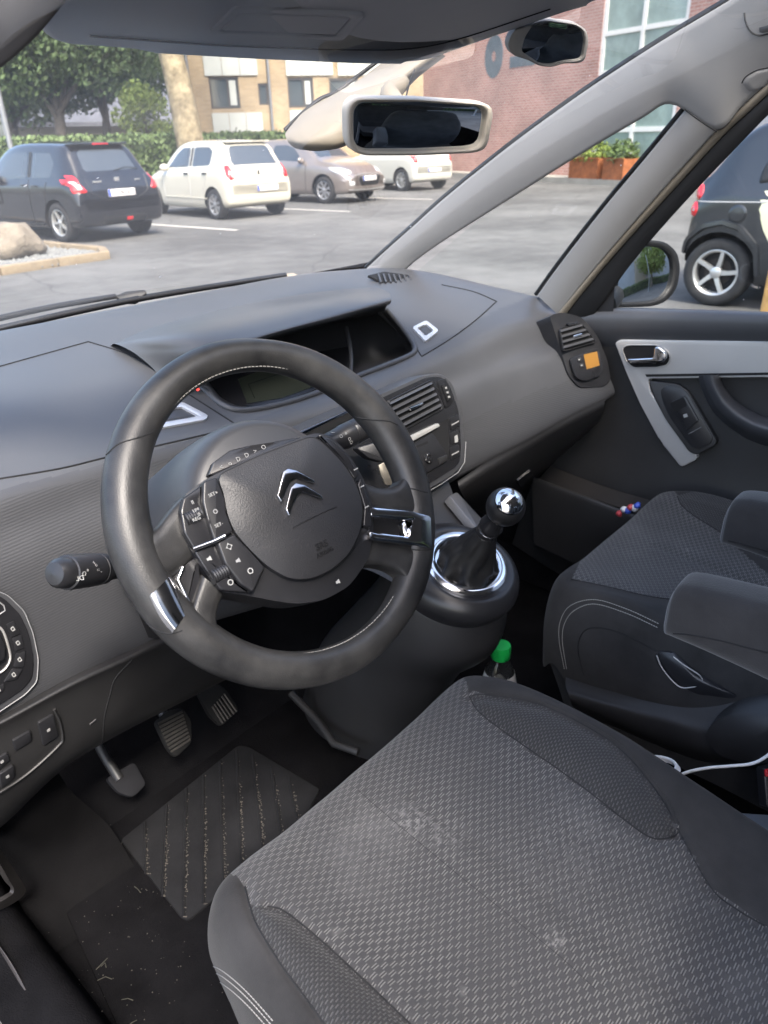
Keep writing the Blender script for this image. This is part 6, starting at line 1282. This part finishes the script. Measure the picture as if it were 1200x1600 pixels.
for k, (px, py, c) in enumerate(((968, 805, (.6, .08, .09)), (975, 799, (.75, .74, .74)), (981, 801, (.05, .10, .5)), (986, 796, (.6, .08, .09)), (992, 797, (.75, .74, .74)), (996, 793, (.05, .10, .5)))):
    c0 = at(px, py-3, X=.588); bm = bmesh.new(); bmesh.ops.create_icosphere(bm, subdivisions=2, radius=.008)
    for v in bm.verts: v.co = c0+v.co*(1+.4*noise.noise(v.co*300+V((k, 0, 0))))
    from_bm('wrapper_fold', bm, mat('wrap%d' % (k % 3), c, .35), candy, 180)
# door mirror outside
dm = thing('door_mirror', tuple(at(1010, 480, X=.95)), 'black door mirror outside the passenger window', 'mirror'); mirror_c = at(1012, 428, X=.95)
_tgt = V((5.0, -8.5, 1.5)); mn = ((CAMP-mirror_c).normalized()+(_tgt-mirror_c).normalized()).normalized(); mp = Pl(mirror_c, mn, (1, -.4, 0))
MO = rnd([(946, 468), (960, 408), (983, 383), (1010, 374), (1041, 378), (1059, 395), (1063, 420), (1058, 450), (1042, 471), (1020, 479), (956, 481)], 10)
dome('mirror_case', MO, mp, .004, -.004, -.09, M_blk, dm, 8, 60, 2.2, skirt=False)
frame('mirror_rim', MO, rnd([(960, 466), (970, 414), (988, 391), (1010, 383), (1036, 386), (1050, 400), (1053, 422), (1048, 448), (1036, 464), (1018, 471), (968, 473)], 9), mp, -.01, .005, M_blk, dm, 64, .003)
plate('mirror_glass', rnd([(962, 466), (971, 414), (988, 391), (1010, 384), (1036, 386), (1050, 400), (1053, 422), (1048, 448), (1036, 464), (1018, 471), (968, 473)], 9), mp, -.003, .001, M_mirror, dm, .001)
tube('mirror_arm', [at(945, 478, X=.72), at(958, 462, X=.86)], .026, M_blk, dm, 10)
# ------------------------------------------------------------------ interior mirror, sensor cover, child mirror, visor
im = thing('rear_view_mirror', tuple(at(655, 200, D=1.08)), 'interior rear-view mirror with beige frame hanging from the windscreen', 'mirror'); ic = at(655, 198, D=1.08)
_tg = V((.36, -.70, .98)); n_ = ((CAMP-ic).normalized()+(_tg-ic).normalized()).normalized(); ipl = Pl(ic, n_, (1, -.6, 0))
IO = rnd([(541, 172), (545, 160), (556, 152), (650, 153), (752, 160), (768, 166), (770, 180), (763, 222), (757, 234), (740, 239), (650, 243), (570, 243), (550, 236), (542, 220)], 6)
II = rnd([(552, 174), (557, 164), (566, 159), (650, 159), (748, 166), (759, 171), (760, 182), (754, 218), (749, 229), (736, 233), (650, 237), (574, 237), (558, 230), (552, 218)], 6)
dome('mirror_shell', IO, ipl, .002, -.004, -.035, M_beige, im, 8, 64, 2.5, skirt=False); frame('mirror_frame', IO, II, ipl, -.008, .006, mat('beige_plastic_lit', (.62, .56, .48), .5), im, 80, .003); plate('mirror_glass', II, ipl, -.002, .002, M_mirror, im, .0008)  # frame is the beige lightened in colour to offset the shade on it
tube('mirror_stalk', cr([ic-n_*.03+V((0, 0, .0)), ic-n_*.06+V((0, .02, .03)), at(628, 130, D=1.16)], 10), [.016]*5+[.013]*5, M_beige, im, 14)
sc = thing('sensor_cover', tuple(at(560, 160, D=1.2)), 'beige sensor cover on the windscreen behind the rear-view mirror', 'cover')
SR = [[(446, 208, 1.20), (455, 196, 1.20), (480, 170, 1.21), (520, 148, 1.22), (560, 125, 1.23), (600, 96, 1.24), (640, 70, 1.25)], [(446, 212, 1.18), (462, 205, 1.17), (492, 185, 1.165), (530, 160, 1.165), (575, 132, 1.17), (615, 105, 1.18), (660, 72, 1.19)], [(450, 222, 1.175), (470, 222, 1.155), (505, 208, 1.145), (545, 178, 1.145), (590, 145, 1.15), (630, 115, 1.16), (676, 78, 1.17)], [(460, 231, 1.18), (490, 234, 1.165), (530, 226, 1.155), (560, 196, 1.16), (606, 160, 1.165), (642, 122, 1.175), (690, 84, 1.18)], [(470, 234, 1.20), (500, 236, 1.19), (540, 228, 1.185), (572, 200, 1.19), (615, 165, 1.20), (648, 126, 1.21), (696, 88, 1.22)]]
loft('cover_shell', [[at(x, y, D=z) for x, y, z in r_] for r_ in SR], 50, 30, M_beige, sc)
tube('cover_gasket', cr([at(x-1, y-3, D=z+.004) for x, y, z in ((446, 206, 1.20), (470, 183, 1.205), (500, 158, 1.21), (525, 147, 1.22), (560, 122, 1.23), (600, 92, 1.24))], 30), .0032, M_seal, sc, 6)
tube('cover_joint', [at(648, 108, D=1.158), at(640, 130, D=1.148), at(634, 152, D=1.148)], .0014, M_seamk, sc, 6)
cm = thing('child_mirror', tuple(at(860, 62, D=1.0)), 'small convex conversation mirror in beige shell below the roof', 'mirror'); cc = at(862, 68, D=1.0)
_tg = V((.25, -.8, 1.0)); n_ = ((CAMP-cc).normalized()+(_tg-cc).normalized()).normalized(); cpl = Pl(cc, n_, (1, -.6, 0))
CO = rnd([(793, 70), (800, 52), (812, 38), (850, 30), (900, 36), (916, 46), (920, 64), (914, 94), (904, 99), (880, 99), (862, 105), (842, 103), (826, 94), (800, 86)], 7)
CI = rnd([(814, 80), (820, 58), (832, 40), (855, 34), (898, 40), (910, 48), (913, 66), (908, 92), (880, 96), (862, 102), (844, 100), (832, 92)], 6)
dome('mirror_shell', CO, cpl, .0, -.003, -.035, M_pillar, cm, 6, 60, 2.2, skirt=False); frame('mirror_frame', CO, CI, cpl, -.008, .004, M_pillar, cm, 70, .002); dome('mirror_glass', CI, cpl, .0, .003, .006, M_mirror, cm, 10, 60)
tube('mirror_stem', [cc-n_*.02, cc-n_*.03+V((0, .02, .08))], .012, M_pillar, cm, 10)
# sun visor
vz = thing('sun_visor', tuple(at(350, 60, Y=.22)), 'dark grey padded sun visor with covered vanity mirror', 'sun visor')
vpl = pl3(at(130, 76, Y=.285), at(640, 100, Y=.30), at(930, 2, Y=.10))
VO = rnd([(60, 44), (70, 64), (100, 75), (260, 84), (400, 92), (560, 99), (640, 100), (668, 96), (930, 4), (1010, -28), (700, -110), (300, -130), (150, -60)], 14)
vsr = plate('visor_panel', VO, vpl, -.03, 0, M_visor, vz, .011, 5); VB = bvh(vsr)
plate('vanity_cover', rnd([(346, 48), (376, 22), (548, 28), (524, 55)], 4), vpl, -.002, .0035, M_visor, vz, .0015)
frame('vanity_frame', rnd([(326, 54), (368, 12), (572, 22), (536, 64)], 6), rnd([(342, 49), (375, 20), (552, 27), (526, 56)], 4), vpl, -.002, .0022, M_visor, vz, 64, .001)
tube('visor_crease', [vpl.at(*p, .0004) for p in cr([V(x) for x in ((140, 56), (220, 62), (330, 70), (450, 75), (560, 78), (640, 76), (720, 60), (860, 14))], 40)], .0010, M_seamk, vz, 6)
# wipers lying outside the screen
wi = thing('windscreen_wiper', tuple(at(205, 460, Y=1.08)), 'black windscreen wiper lying along the base of the screen', 'wiper')
tube('wiper_arm', cr([at(-60, 512, Y=1.075), at(0, 497, Y=1.075), at(90, 478, Y=1.08), at(180, 463, Y=1.085)], 16), .006, M_blk, wi, 8)
plate('wiper_joint', rnd([(180, 462), (196, 455), (226, 452), (230, 457), (212, 470), (190, 470)], 3), Pl(at(205, 460, Y=1.075), (-.3, -.6, .6)), -.008, .006, M_blk, wi, .002)
tube('wiper_blade', cr([at(-60, 528, Y=1.04), at(60, 500, Y=1.05), at(200, 470, Y=1.06), at(330, 448, Y=1.06), at(446, 430, Y=1.05)], 24), .007, M_seal, wi, 8)
plate('blade_end', rnd([(444, 428), (458, 426), (466, 430), (452, 434)], 2), Pl(at(455, 430, Y=1.045), (-.3, -.6, .6)), -.004, .004, M_beige, wi, .001)
